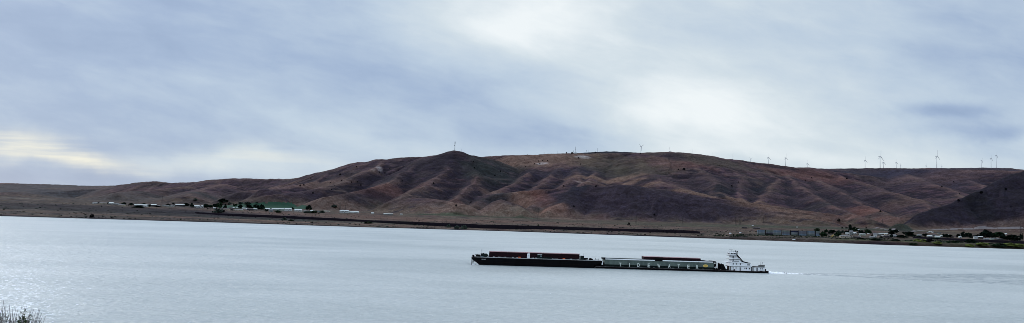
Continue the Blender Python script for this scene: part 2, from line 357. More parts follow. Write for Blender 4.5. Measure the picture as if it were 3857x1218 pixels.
def patch(px, py, rx, ry, c, s, rot=0, soft=0.45):
    """tinted area for different ground cover and for painted haze around the place seen at a photo pixel; radii in metres"""
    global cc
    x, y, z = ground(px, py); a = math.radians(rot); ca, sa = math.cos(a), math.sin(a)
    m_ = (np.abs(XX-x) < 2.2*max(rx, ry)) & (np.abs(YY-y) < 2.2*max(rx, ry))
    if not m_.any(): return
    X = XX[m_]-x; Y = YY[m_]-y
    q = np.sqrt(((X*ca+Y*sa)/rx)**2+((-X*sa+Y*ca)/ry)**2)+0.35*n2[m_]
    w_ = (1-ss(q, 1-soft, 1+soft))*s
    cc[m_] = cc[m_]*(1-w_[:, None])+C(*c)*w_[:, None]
tanp = (.180, .122, .084); orange = (.165, .088, .062); darkp = (.030, .022, .030); olv = (.092, .078, .050); pale = (.36, .32, .27); grn = (.055, .080, .036)
# far field on the skyline and saddles
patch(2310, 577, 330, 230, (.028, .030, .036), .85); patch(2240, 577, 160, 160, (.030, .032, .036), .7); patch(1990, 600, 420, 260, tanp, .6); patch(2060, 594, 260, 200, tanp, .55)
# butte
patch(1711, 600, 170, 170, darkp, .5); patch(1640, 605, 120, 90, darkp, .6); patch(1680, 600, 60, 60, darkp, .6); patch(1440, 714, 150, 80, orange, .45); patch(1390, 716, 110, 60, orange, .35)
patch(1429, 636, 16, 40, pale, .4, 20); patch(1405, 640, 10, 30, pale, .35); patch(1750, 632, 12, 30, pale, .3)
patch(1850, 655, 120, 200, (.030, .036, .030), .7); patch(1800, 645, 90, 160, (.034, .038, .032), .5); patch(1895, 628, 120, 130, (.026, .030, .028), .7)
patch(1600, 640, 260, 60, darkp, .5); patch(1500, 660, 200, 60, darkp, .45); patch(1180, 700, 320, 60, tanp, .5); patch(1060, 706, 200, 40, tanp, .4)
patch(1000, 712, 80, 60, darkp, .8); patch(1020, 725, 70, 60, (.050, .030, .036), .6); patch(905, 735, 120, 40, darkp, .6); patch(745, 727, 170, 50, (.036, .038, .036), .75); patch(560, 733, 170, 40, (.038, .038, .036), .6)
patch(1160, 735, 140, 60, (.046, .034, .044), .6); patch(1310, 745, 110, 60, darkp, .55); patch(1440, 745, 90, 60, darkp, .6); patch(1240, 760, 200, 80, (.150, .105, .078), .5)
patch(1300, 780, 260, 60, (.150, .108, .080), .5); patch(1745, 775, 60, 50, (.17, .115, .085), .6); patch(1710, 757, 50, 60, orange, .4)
# hills far left, bluish-grey distance haze painted into the albedo, with paler ground
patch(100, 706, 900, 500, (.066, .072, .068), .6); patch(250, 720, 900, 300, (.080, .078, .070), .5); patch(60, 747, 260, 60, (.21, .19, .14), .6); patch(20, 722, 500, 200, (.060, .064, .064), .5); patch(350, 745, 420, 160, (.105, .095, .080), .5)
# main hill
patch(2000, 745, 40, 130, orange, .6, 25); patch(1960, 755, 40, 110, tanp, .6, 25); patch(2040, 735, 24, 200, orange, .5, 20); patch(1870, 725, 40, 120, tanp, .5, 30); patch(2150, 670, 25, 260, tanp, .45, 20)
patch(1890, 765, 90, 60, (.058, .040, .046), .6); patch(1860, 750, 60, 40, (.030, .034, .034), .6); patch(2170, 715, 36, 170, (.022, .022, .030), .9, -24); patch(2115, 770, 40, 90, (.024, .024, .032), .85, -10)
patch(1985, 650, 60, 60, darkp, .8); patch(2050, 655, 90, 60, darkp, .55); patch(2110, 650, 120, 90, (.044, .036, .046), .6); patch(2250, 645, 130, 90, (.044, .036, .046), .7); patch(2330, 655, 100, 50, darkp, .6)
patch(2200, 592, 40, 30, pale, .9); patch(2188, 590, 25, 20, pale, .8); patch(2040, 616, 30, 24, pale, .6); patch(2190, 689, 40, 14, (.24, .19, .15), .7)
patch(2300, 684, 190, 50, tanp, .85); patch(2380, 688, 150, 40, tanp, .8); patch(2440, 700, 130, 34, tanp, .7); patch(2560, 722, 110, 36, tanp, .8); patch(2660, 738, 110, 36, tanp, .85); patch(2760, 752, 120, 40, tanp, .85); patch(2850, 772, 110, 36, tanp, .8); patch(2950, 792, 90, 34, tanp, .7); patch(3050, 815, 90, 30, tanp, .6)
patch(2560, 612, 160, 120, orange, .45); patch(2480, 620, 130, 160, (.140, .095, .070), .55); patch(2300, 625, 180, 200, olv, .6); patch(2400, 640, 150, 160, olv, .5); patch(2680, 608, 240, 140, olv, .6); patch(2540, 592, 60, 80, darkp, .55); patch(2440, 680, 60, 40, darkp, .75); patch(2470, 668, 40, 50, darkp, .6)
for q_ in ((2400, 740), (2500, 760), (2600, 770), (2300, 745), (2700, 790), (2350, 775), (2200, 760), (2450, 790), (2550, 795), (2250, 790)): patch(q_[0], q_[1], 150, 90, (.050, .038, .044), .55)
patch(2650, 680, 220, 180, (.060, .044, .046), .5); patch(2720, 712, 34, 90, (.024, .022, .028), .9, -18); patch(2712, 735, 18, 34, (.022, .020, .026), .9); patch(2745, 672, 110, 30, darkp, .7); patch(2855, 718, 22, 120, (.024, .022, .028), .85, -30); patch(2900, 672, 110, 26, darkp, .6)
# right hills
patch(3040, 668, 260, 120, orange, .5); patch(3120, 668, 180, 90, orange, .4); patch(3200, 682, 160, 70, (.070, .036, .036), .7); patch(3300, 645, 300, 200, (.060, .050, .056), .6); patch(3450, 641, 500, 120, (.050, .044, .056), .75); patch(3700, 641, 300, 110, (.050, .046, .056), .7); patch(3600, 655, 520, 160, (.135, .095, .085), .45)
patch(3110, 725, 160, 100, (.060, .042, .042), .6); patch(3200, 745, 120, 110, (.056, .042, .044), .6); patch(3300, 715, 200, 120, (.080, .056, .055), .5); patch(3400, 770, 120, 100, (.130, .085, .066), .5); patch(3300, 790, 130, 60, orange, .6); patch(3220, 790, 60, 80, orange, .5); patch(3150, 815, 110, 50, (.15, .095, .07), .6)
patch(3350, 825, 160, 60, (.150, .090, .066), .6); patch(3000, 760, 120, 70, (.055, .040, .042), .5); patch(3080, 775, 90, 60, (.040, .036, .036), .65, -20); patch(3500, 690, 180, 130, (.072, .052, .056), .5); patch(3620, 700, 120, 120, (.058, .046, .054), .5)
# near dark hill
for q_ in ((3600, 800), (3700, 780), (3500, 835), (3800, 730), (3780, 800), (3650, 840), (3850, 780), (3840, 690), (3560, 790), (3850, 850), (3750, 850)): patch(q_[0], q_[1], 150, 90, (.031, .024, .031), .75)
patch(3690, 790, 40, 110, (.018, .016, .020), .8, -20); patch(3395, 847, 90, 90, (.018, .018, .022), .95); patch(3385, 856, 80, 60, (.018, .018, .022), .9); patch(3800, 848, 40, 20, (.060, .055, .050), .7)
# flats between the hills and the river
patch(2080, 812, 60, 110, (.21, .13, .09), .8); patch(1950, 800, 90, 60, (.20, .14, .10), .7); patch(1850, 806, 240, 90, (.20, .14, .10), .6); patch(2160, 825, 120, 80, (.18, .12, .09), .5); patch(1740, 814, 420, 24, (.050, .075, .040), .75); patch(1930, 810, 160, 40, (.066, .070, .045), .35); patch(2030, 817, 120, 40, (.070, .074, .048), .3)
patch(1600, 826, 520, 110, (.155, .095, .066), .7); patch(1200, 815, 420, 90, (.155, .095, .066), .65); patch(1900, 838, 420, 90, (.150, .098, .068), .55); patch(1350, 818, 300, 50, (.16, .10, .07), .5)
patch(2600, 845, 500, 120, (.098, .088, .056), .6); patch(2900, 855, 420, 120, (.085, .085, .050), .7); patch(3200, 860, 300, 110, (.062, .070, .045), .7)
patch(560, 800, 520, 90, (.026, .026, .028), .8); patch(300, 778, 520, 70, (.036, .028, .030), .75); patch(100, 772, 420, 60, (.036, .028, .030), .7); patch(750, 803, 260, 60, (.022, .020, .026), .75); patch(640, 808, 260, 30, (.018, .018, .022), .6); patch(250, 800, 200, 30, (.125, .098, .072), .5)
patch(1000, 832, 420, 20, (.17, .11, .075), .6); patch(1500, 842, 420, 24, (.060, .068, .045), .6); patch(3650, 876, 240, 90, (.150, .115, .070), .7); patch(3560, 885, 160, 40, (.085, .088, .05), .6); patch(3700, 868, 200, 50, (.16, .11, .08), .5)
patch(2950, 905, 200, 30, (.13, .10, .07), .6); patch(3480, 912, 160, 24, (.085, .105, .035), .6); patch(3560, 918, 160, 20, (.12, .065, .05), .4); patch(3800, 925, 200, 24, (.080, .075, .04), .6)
hm = build_grid()
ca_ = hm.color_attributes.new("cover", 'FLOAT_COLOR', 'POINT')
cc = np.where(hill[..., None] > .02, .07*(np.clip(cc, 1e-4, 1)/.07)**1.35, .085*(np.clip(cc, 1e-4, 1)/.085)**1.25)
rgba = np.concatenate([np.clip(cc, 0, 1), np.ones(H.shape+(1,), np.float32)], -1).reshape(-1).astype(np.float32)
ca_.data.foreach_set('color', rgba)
land_mat = D.materials.new("dry_grassland"); land_mat.use_nodes = True
N = NT(land_mat.node_tree); N.n.clear()
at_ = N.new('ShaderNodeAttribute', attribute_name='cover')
geo = N.new('ShaderNodeNewGeometry')
na = N.noise(geo.outputs['Position'], 0.05, 8, 0.62, 0.4).outputs[0]
nb = N.noise(geo.outputs['Position'], 0.012, 6, 0.6, 0.6).outputs[0]
nc = N.noise(N.vmath('MULTIPLY', geo.outputs['Position'], (1, 0.45, 1.6)), 0.22, 3, 0.65).outputs[0]
k1 = N.mapr(na, 0.3, 0.7, 0.50, 1.50); k2 = N.mapr(nb, 0.3, 0.7, 0.75, 1.25); k3 = N.mapr(nc, 0.3, 0.7, 0.60, 1.40)
kk = N.math('MULTIPLY', N.math('MULTIPLY', k1, k2), k3)
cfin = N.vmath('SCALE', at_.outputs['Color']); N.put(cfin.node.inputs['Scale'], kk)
hue = N.mix(N.mapr(na, 0.35, 0.65, 0.0, 1.0), (1.08, 0.98, 0.95), (0.94, 1.0, 1.04))
cfin = N.vmath('MULTIPLY', cfin, hue); cfin = N.vmath('MULTIPLY', cfin, (0.56, 0.575, 0.70))
bs_ = N.new('ShaderNodeBsdfPrincipled'); N.put(bs_.inputs['Base Color'], cfin); bs_.inputs['Roughness'].default_value = 0.95
bs_.inputs['Specular IOR Level'].default_value = 0.1
bmp = N.new('ShaderNodeBump'); bmp.inputs['Strength'].default_value = 0.9; bmp.inputs['Distance'].default_value = 5.0
N.put(bmp.inputs['Height'], N.math('ADD', na, N.math('MULTIPLY', nb, 2.5))); N.put(bs_.inputs['Normal'], bmp.outputs[0])
om = N.new('ShaderNodeOutputMaterial'); N.l.new(bs_.outputs[0], om.inputs[0])
hm.materials.append(land_mat)
ho = D.objects.new("hills", hm); col.objects.link(ho); ho['kind'] = 'structure'

# ------------------------------------------------------------------ water
def water_mat():
    mt = D.materials.new("river_water"); mt.use_nodes = True
    N = NT(mt.node_tree); N.n.clear()
    g = N.new('ShaderNodeNewGeometry'); pos = g.outputs['Position']
    sp_ = N.new('ShaderNodeSeparateXYZ'); N.l.new(pos, sp_.inputs[0])
    p1 = N.vmath('MULTIPLY', pos, (0.55, 1.0, 1.0))
    a = N.noise(p1, 0.60, 5, 0.66, 0.6).outputs[0]                       # ripples of a metre or two
    b = N.noise(p1, 0.10, 4, 0.6, 0.8).outputs[0]                        # low swell
    c = N.noise(N.vmath('MULTIPLY', pos, (0.30, 1.0, 1.0)), 0.010, 6, 0.6, 0.8).outputs[0]   # wind patches
    # diverging wave train left by the tow
    ax_, ay_, ox_, oy_ = WAKE
    rx = N.math('SUBTRACT', sp_.outputs[0], ox_); ry = N.math('SUBTRACT', sp_.outputs[1], oy_)
    s_ = N.math('ADD', N.math('MULTIPLY', rx, ax_), N.math('MULTIPLY', ry, ay_))
    n_ = N.math('ADD', N.math('MULTIPLY', rx, -ay_), N.math('MULTIPLY', ry, ax_))
    an = N.math('ABSOLUTE', n_)
    edge = N.math('SUBTRACT', N.math('MULTIPLY', s_, 0.32), an)
    msk = N.math('MULTIPLY', N.mapr(edge, -8.0, 6.0, 0.0, 1.0), N.math('MULTIPLY', N.mapr(s_, 0.0, 30.0, 0.0, 1.0), N.mapr(s_, 160.0, 520.0, 1.0, 0.4)))
    ph = N.math('ADD', N.math('SUBTRACT', N.math('MULTIPLY', an, 0.62), N.math('MULTIPLY', s_, 0.19)), N.math('MULTIPLY', b, 9.0))
    tr = N.math('MULTIPLY', N.math('SINE', ph), msk)
    hgt_ = N.math('ADD', N.math('ADD', N.math('MULTIPLY', a, 1.15), N.math('MULTIPLY', b, 2.2)), N.math('MULTIPLY', tr, 0.9))
    bp = N.new('ShaderNodeBump'); bp.inputs['Strength'].default_value = 1.0; bp.inputs['Distance'].default_value = 1.0
    N.put(bp.inputs['Height'], hgt_)
    base = N.mix(N.mapr(c, 0.35, 0.65, 0, 1), (0.43, 0.465, 0.455), (0.57, 0.59, 0.575))
    base = N.mix(N.mapr(a, 0.36, 0.64, 0, 1), (0.80, 0.82, 0.84), (1.12, 1.10, 1.09), 'MIX') if False else N.vmath('MULTIPLY', base, N.mix(N.mapr(a, 0.36, 0.64, 0, 1), (0.84, 0.86, 0.87), (1.10, 1.09, 1.08)))
    base = N.vmath('MULTIPLY', base, N.mix(N.math('MULTIPLY', N.mapr(tr, 0.2, 1.0, 0, 1), 1.0), (1.0, 1.0, 1.0), (0.36, 0.42, 0.48)))  # shading of the wake waves darkened into the base colour
    # white sun glints painted into the base colour close under the near bank on the left
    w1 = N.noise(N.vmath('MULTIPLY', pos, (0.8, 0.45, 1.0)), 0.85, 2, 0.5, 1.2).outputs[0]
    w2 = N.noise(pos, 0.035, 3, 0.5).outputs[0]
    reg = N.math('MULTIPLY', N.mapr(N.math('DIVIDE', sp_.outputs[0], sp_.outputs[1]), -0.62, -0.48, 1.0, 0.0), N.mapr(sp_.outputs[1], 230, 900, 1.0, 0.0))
    glint = N.mapr(N.math('ADD', w1, N.math('MULTIPLY', N.math('ADD', reg, N.math('SUBTRACT', w2, 0.5)), 0.20)), 0.735, 0.775, 0.0, 1.0)
    base = N.mix(glint, base, (0.95, 0.97, 1.0))
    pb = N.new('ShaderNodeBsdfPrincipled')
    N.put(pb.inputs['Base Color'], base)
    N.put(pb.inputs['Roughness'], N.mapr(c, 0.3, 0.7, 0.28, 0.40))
    pb.inputs['IOR'].default_value = 1.33; pb.inputs['Specular IOR Level'].default_value = 1.0
    N.put(pb.inputs['Normal'], bp.outputs[0])
    o = N.new('ShaderNodeOutputMaterial')
    N.l.new(pb.outputs[0], o.inputs[0])
    return mt
def _w(px, py):
    t, e = ray(px, py); Y = -CAMZ/e; return t*Y, Y
_a, _b = _w(1775, 997.5), _w(2895, 1030.5); _l = math.hypot(_b[0]-_a[0], _b[1]-_a[1]); _ux, _uy = (_b[0]-_a[0])/_l, (_b[1]-_a[1])/_l
WAKE = (_ux, _uy, _b[0]-_uy*4.5, _b[1]+_ux*4.5)
me = D.meshes.new("river_water")
me.from_pydata([(-6000, 30, 0), (6000, 30, 0), (6000, 2200, 0), (-6000, 2200, 0)], [], [(0, 1, 2, 3)])
me.materials.append(water_mat())
wo = D.objects.new("river_water", me); col.objects.link(wo); wo['kind'] = 'structure'

# ================================================================== objects
def principled(name, c, rough=0.6, metal=0.0, spec=0.3, var=0.25, scale=0.6, stretch=(1, 1, 1), c2=None, bump=0.0, object_space=True):
    mt = D.materials.new(name); mt.use_nodes = True
    N = NT(mt.node_tree); N.n.clear()
    t = N.new('ShaderNodeTexCoord')
    v = N.vmath('MULTIPLY', t.outputs['Object'] if object_space else t.outputs['Generated'], stretch)
    n = N.noise(v, scale, 5, 0.6, 0.3).outputs[0]
    c2 = c2 or tuple(x*(1-var) for x in c)
    k = N.mix(N.mapr(n, 0.32, 0.68, 0, 1), tuple(min(1, x*(1+var*0.5)) for x in c), c2)
    pb = N.new('ShaderNodeBsdfPrincipled'); N.put(pb.inputs['Base Color'], k)
    pb.inputs['Roughness'].default_value = rough; pb.inputs['Metallic'].default_value = metal
    pb.inputs['Specular IOR Level'].default_value = spec
    if bump:
        b = N.new('ShaderNodeBump'); b.inputs['Strength'].default_value = 0.6; b.inputs['Distance'].default_value = bump
        N.put(b.inputs['Height'], n); N.put(pb.inputs['Normal'], b.outputs[0])
    o = N.new('ShaderNodeOutputMaterial'); N.l.new(pb.outputs[0], o.inputs[0])
    return mt
M = {}
def mat(key, *a, **k):
    if key not in M: M[key] = principled(key, *a, **k)
    return M[key]
mat('black_steel', (.004, .004, .005), .7, 0, .06, .4, .35, (1, 1, .3))
mat('rusty_black', (.008, .006, .006), .8, 0, .06, .5, .5, (1, 1, .4), c2=(.016, .009, .008))
mat('deck_grey', (.30, .30, .31), .8, 0, .2, .45, .8, c2=(.14, .12, .12))
mat('maroon', (.022, .006, .009), .7, 0, .1, .35, .5, (.5, 1, 2), c2=(.009, .004, .006))
mat('pink_top', (.34, .21, .21), .6, 0, .3, .3, .5)
mat('green_steel', (.115, .150, .130), .6, 0, .3, .3, .35, (1, 1, .25), c2=(.070, .092, .084))
mat('dark_green_steel', (.010, .020, .016), .7, 0, .1, .5, .5, c2=(.008, .010, .012))
mat('white_paint', (.90, .92, .94), .5, 0, .4, .12, .5)
mat('faded_white', (.60, .61, .60), .6, 0, .3, .25, .7)
mat('cream_letter', (.70, .75, .69), .6, 0, .3, .2, .9)
mat('yellow', (.80, .62, .20), .5, 0, .3, .15, 2)
mat('amber', (.70, .42, .08), .5, 0, .3, .35, 2)
mat('orange', (.75, .14, .05), .5, 0, .3, .2, 1)
mat('window_dark', (.012, .014, .018), .15, 0, .5, .1, 1)
mat('grey_metal', (.20, .21, .22), .5, .3, .4, .3, 1)
mat('pale_blue', (.35, .50, .55), .5)
mat('turbine_white', (.50, .51, .53), .5, 0, .3, .08, .2)
mat('mast_grey', (.10, .11, .13), .5, .2, .3, .2, .3)
mat('pylon_brown', (.055, .045, .045), .7, .2, .3, .2, .3)
mat('foam', (.93, .95, .96), .8, 0, .2, .12, 1.0)
mat('rock_fill', (.006, .005, .008), .95, 0, .0, .6, .3, c2=(.013, .010, .013), bump=.5)
mat('road_grey', (.16, .14, .14), .9, 0, .1, .2, .1)
mat('crop_green', (.018, .056, .034), .9, 0, .1, .25, .03)
mat('bark', (.06, .05, .04), .9)
mat('twig', (.20, .18, .18), .9, 0, .1, .5, 20, c2=(.07, .06, .07))
mat('twig_dark', (.045, .035, .040), .9)
mat('seed_head', (.42, .41, .40), .9, 0, .1, .4, 20)
mat('leaf_foreground', (.035, .06, .02), .9, 0, .1, .4, 20)
mat('tree_dark', (.010, .019, .013), .9, 0, .0, .6, .5, c2=(.004, .008, .007))
mat('tree_mid', (.020, .038, .018), .9, 0, .0, .6, .5, c2=(.007, .014, .009))
mat('tree_grey', (.060, .080, .064), .9, 0, .1, .5, .5, c2=(.030, .042, .036))
mat('tree_yellow', (.150, .175, .040), .9, 0, .1, .5, .5, c2=(.080, .100, .030))
mat('juniper', (.005, .006, .008), .9, 0, .1, .5, .5)
mat('roof_white', (.60, .62, .60), .5, 0, .3, .15, .3)
mat('roof_grey', (.22, .22, .23), .7, 0, .2, .25, .3)
mat('roof_brown', (.10, .08, .08), .8, 0, .2, .25, .3)
mat('wall_cream', (.42, .36, .27), .8, 0, .2, .2, .3)
mat('wall_white', (.52, .54, .52), .8, 0, .2, .2, .3)
mat('wall_grey', (.20, .22, .21), .8, 0, .2, .25, .3)
mat('wall_green', (.34, .42, .36), .8, 0, .2, .25, .3)
mat('wall_dark', (.045, .042, .045), .8, 0, .2, .25, .3)
for nm, c in (('steel_blue', (.150, .205, .265)), ('blue_grey', (.215, .240, .260)), ('navy', (.008, .014, .050)), ('black_navy', (.006, .008, .016)), ('green_grey', (.145, .175, .162)), ('slate', (.145, .155, .185))):
    mat('box_'+nm, c, .6, 0, .3, .3, .4, (1, 1, .3))

class MB:
    def __init__(s): s.v = []; s.f = []
    def _add(s, vs, fs):
        o = len(s.v); s.v += [tuple(p) for p in vs]; s.f += [tuple(i+o for i in f) for f in fs]
    def box(s, x0, x1, y0, y1, z0, z1):
        s._add([(x0, y0, z0), (x1, y0, z0), (x1, y1, z0), (x0, y1, z0), (x0, y0, z1), (x1, y0, z1), (x1, y1, z1), (x0, y1, z1)],
               [(0, 3, 2, 1), (4, 5, 6, 7), (0, 1, 5, 4), (1, 2, 6, 5), (2, 3, 7, 6), (3, 0, 4, 7)]); return s
    def prism(s, poly, y0, y1):
        n = len(poly)
        s._add([(p[0], y0, p[1]) for p in poly]+[(p[0], y1, p[1]) for p in poly],
               [tuple(range(n)), tuple(range(2*n-1, n-1, -1))]+[((i+1) % n, i, i+n, (i+1) % n+n) for i in range(n)]); return s
    def tube(s, a, b, r, n=6, r2=None):
        a = Vector(a); b = Vector(b); d_ = (b-a).normalized(); r2 = r if r2 is None else r2
        u = d_.cross(Vector((0, 0, 1)) if abs(d_.z) < .9 else Vector((1, 0, 0))).normalized(); w_ = d_.cross(u)
        vs = []
        for p, q in ((a, r), (b, r2)):
            for i in range(n):
                t_ = 2*math.pi*i/n; vs.append(p+u*q*math.cos(t_)+w_*q*math.sin(t_))
        s._add(vs, [((i+1) % n, i, i+n, (i+1) % n+n) for i in range(n)]+[tuple(range(n)), tuple(range(2*n-1, n-1, -1))]); return s
    def path(s, pts, r, n=5):
        for a, b in zip(pts[:-1], pts[1:]): s.tube(a, b, r, n)
        return s
    def build(s, name, m_, parent=None, smooth=False):
        me = D.meshes.new(name); me.from_pydata(s.v, [], s.f); me.materials.append(M[m_] if isinstance(m_, str) else m_)
        bm = bmesh.new(); bm.from_mesh(me); bmesh.ops.recalc_face_normals(bm, faces=bm.faces); bm.to_mesh(me); bm.free()
        if smooth: me.polygons.foreach_set('use_smooth', [True]*len(me.polygons))
        o = D.objects.new(name, me); col.objects.link(o)
        if parent is not None: o.parent = parent
        return o
def empty(name, loc, rz=0.0):
    o = D.objects.new(name, None); col.objects.link(o); o.location = loc; o.rotation_euler = (0, 0, rz); return o
def tag(o, label, cat, group=None, kind=None):
    if label: o['label'] = label
    if cat: o['category'] = cat
    if group: o['group'] = group
    if kind: o['kind'] = kind
    return o
def dup(root):
    r = root.copy(); col.objects.link(r)
    for ch in list(root.children):
        c = ch.copy(); col.objects.link(c); c.parent = r
        for g in list(ch.children):
            e = g.copy(); col.objects.link(e); e.parent = c
    return r
ORD = ['first', 'second', 'third', 'fourth', 'fifth', 'sixth', 'seventh', 'eighth', 'ninth', 'tenth', 'eleventh', 'twelfth', 'thirteenth', 'fourteenth',
       'fifteenth', 'sixteenth', 'seventeenth', 'eighteenth', 'nineteenth', 'twentieth', 'twenty-first', 'twenty-second', 'twenty-third', 'twenty-fourth',
       'twenty-fifth', 'twenty-sixth', 'twenty-seventh', 'twenty-eighth', 'twenty-ninth', 'thirtieth', 'thirty-first', 'thirty-second', 'thirty-third', 'thirty-fourth', 'thirty-fifth', 'thirty-sixth', 'thirty-seventh', 'thirty-eighth', 'thirty-ninth', 'fortieth']

# ------------------------------------------------------------------ the convoy on the river
def wpt(px, py):
    t, e = ray(px, py); Y = -CAMZ/e; return Vector((t*Y, Y, 0))
BOW = wpt(1775, 997.5); STERN = wpt(2895, 1030.5)
axis = (STERN-BOW).normalized(); ANG = math.atan2(axis.y, axis.x)
def Lc(px, py, yo=0.0):
    """photo pixel -> (along, up) on the vertical plane of the convoy's near side, yo metres behind it"""
    t, e = ray(px, py)
    nx_, ny_ = -axis.y, axis.x
    ox, oy = BOW.x+nx_*yo, BOW.y+ny_*yo
    # t*Y = ox + s*ax ; Y = oy + s*ay
    s = (t*oy-ox)/(axis.x-t*axis.y); Y = oy+s*axis.y
    return s, CAMZ+e*Y
def LX(px, yo=0.0): return Lc(px, 1000, yo)[0]
def P(pts, yo=0.0): return [Lc(a, b, yo) for a, b in pts]
def vessel(name, px):
    s = LX(px); p = BOW+axis*s
    return empty(name, (p.x, p.y, 0), ANG), s
class LB(MB):
    """builder whose coordinates are shifted to a vessel's own origin"""
    def __init__(s, ox): super().__init__(); s.ox = ox
    def build(s, name, m_, parent=None, smooth=False):
        s.v = [(a-s.ox, b, c) for a, b, c in s.v]; return MB.build(s, name, m_, parent, smooth)
def railing(mb, x0, x1, y, z, h=1.0, step=2.0, r=.04):
    n = max(1, int(round((x1-x0)/step)))
    for i in range(n+1): mb.tube((x0+(x1-x0)*i/n, y, z), (x0+(x1-x0)*i/n, y, z+h), r, 4)
    for k in (h, h*.5): mb.tube((x0, y, z+k), (x1, y, z+k), r, 4)
    return mb
def bollard(ox, x, y, z, par, m_='faded_white', s_=1.0):
    b = LB(ox); b.box(x-.75*s_, x+.75*s_, y-.25, y+.25, z, z+.08)
    for q in (-.45, .45): b.tube((x+q*s_, y, z), (x+q*s_, y, z+.55*s_), .17, 8); b.tube((x+q*s_, y, z+.55*s_), (x+q*s_, y, z+.62*s_), .24, 8)
    return b.build('bollard', m_, par)
def winch(ox, x, y, z, par, s_=1.0):
    b = LB(ox); b.box(x-.9*s_, x+.9*s_, y-.7, y+.7, z, z+.25*s_)
    b.tube((x, y-.6, z+.8*s_), (x, y+.6, z+.8*s_), .45*s_, 10)
    for q in (-.65, .65): b.tube((x, y+q-.05, z+.8*s_), (x, y+q+.05, z+.8*s_), .75*s_, 12)
    b.box(x+.5*s_, x+1.1*s_, y-.3, y+.3, z+.2, z+1.2*s_)
    return b.build('winch', 'black_steel', par)

W_ = 12.8
# ---- leading barge: high black hull, maroon cover
A, ax0 = vessel('barge', 1775)
tag(A, 'high black hulled barge leading the tow with a long maroon cargo cover and white locker', 'barge', 'barges pushed by the tug')
# straight deck line
zb0, zb1 = Lc(1775, 968.5)[1], Lc(2268, 984)[1]; dk = (zb0+zb1)/2
xb0, xb1 = LX(1775), LX(2268)
hb = LB(ax0); hb.prism([(xb0, dk), (xb1, dk), (xb1, dk-1.3), (LX(2236), 2.0), (LX(2244), -1.0), (LX(1808), -1.0), (LX(1803), .5), (xb0+.4, dk-1.5), (xb0, dk-1.1)], 0, W_); hb.build('hull', 'black_steel', A)
d_ = LB(ax0); d_.box(xb0+.1, xb1-.1, .12, W_-.12, dk+.002, dk+.06); d_.build('deck', 'deck_grey', A)
g_ = LB(ax0); g_.box(xb0-.06, xb1+.06, -.12, -.002, dk-.38, dk-.06); g_.box(xb0+2, xb1-2, -.10, -.002, 2.2, 2.36); g_.build('rub_rail', 'rusty_black', A)
g_ = LB(ax0); g_.box(xb0+3, xb1, -.03, .12, dk+.01, dk+.34); g_.build('gunwale', 'faded_white', A)
for q in (1776.5, 1781):
    x = LX(q); lg = LB(ax0); lg.tube((x, .6, dk-1.1), (x, .6, -.8), .22, 8); lg.build('bow_post', 'black_steel', A)
    lg = LB(ax0); lg.tube((x, W_-.6, dk-1.1), (x, W_-.6, -.8), .22, 8); lg.build('bow_post', 'black_steel', A)
lg = LB(ax0); lg.tube((LX(1776.5), .6, 1.6), (LX(1791), .6, 3.3), .15, 6); lg.tube((LX(1776.5), W_-.6, 1.6), (LX(1791), W_-.6, 3.3), .15, 6); lg.tube((LX(1777), .6, 1.4), (LX(1777), W_-.6, 1.4), .12, 6); lg.build('bow_brace', 'black_steel', A)
# cargo cover in two steps with ribs and seams
yc = 3.4
cx0, cx1 = LX(1841, yc), LX(2183, yc); ct = Lc(2000, 953.5, yc)[1]; cm = Lc(2000, 959.5, yc)[1]
c_ = LB(ax0); c_.prism([(cx0, dk+.06), (cx1, dk+.06), (cx1, cm), (cx0, cm)], yc, W_-.6); c_.build('cargo_coaming', 'maroon', A)
segs = [1841, 1912, 1979, 2046, 2114, 2183]
for i in range(5):
    a, b = LX(segs[i], yc)+.15, LX(segs[i+1], yc)-.15
    c_ = LB(ax0); c_.box(a, b, yc+.35, W_-1, cm+.01, ct-.02)
    n = int((b-a)/1.6)
    for k in range(n+1): x = a+.1+(b-a-.2)*k/n; c_.box(x-.05, x+.05, yc+.25, yc+.349, cm+.05, ct-.1)
    cv = c_.build('cargo_cover', 'maroon', A)
    c_ = LB(ax0); c_.prism([(a, ct-.02), (b, ct-.02), (b, ct+.18), (a, ct+.18)], yc+.28, W_-.9); c_.build('cover_top', 'pink_top', cv)
    c_ = LB(ax0); c_.box(a, b, yc-.12, yc+.3, cm-.1, cm+.06); c_.build('cover_ledge', 'maroon', cv)
c_ = LB(ax0)
for k in range(44):
    x = cx0+1+(cx1-cx0-2)*k/43; c_.box(x-.06, x+.06, yc-.10, yc-.002, dk+.1, cm-.2)
c_.build('coaming_rib', 'rusty_black', A)['kind'] = 'stuff'
# bow deckhouse
yd = 1.6
hx0, hx1, hx2 = LX(1809, yd), LX(1832, yd), LX(1841, yd); ht = dk+2.5
c_ = LB(ax0); c_.prism([(hx0, dk+.06), (hx2-.4, dk+.06), (hx2-.4, dk+1.3), (hx1, ht), (hx0, ht)], yd, 8); dh = c_.build('deckhouse', 'dark_green_steel', A)
c_ = LB(ax0); c_.box(hx0+1.5, hx0+2.4, 3, 4, ht, ht+.5); c_.build('roof_vent', 'dark_green_steel', dh)
c_ = LB(ax0); c_.box(hx0+.5, hx0+1.5, yd-.06, yd-.002, dk+.2, dk+.55); c_.box(hx0+1.7, hx0+2.1, yd-.06, yd-.002, dk+.2, dk+.5); c_.build('vent_grille', 'pale_blue', dh)
c_ = LB(ax0); c_.tube((hx0+.8, 5, ht), (hx0+.8, 5, ht+3.0), .10, 6); c_.tube((hx0+.8, 5, ht+2), (hx0+.8, 5, ht+3.0), .2, 6); c_.build('navigation_mast', 'mast_grey', A)
for q, y in ((1782, 2), (1780, 9)): winch(ax0, LX(q), y, dk+.06, A, .8)
for q, y, s_ in ((1794, 2.2, 1), (1802, 3.0, 1.15), (1796, 8, 1)): winch(ax0, LX(q), y, dk+.06, A, s_)
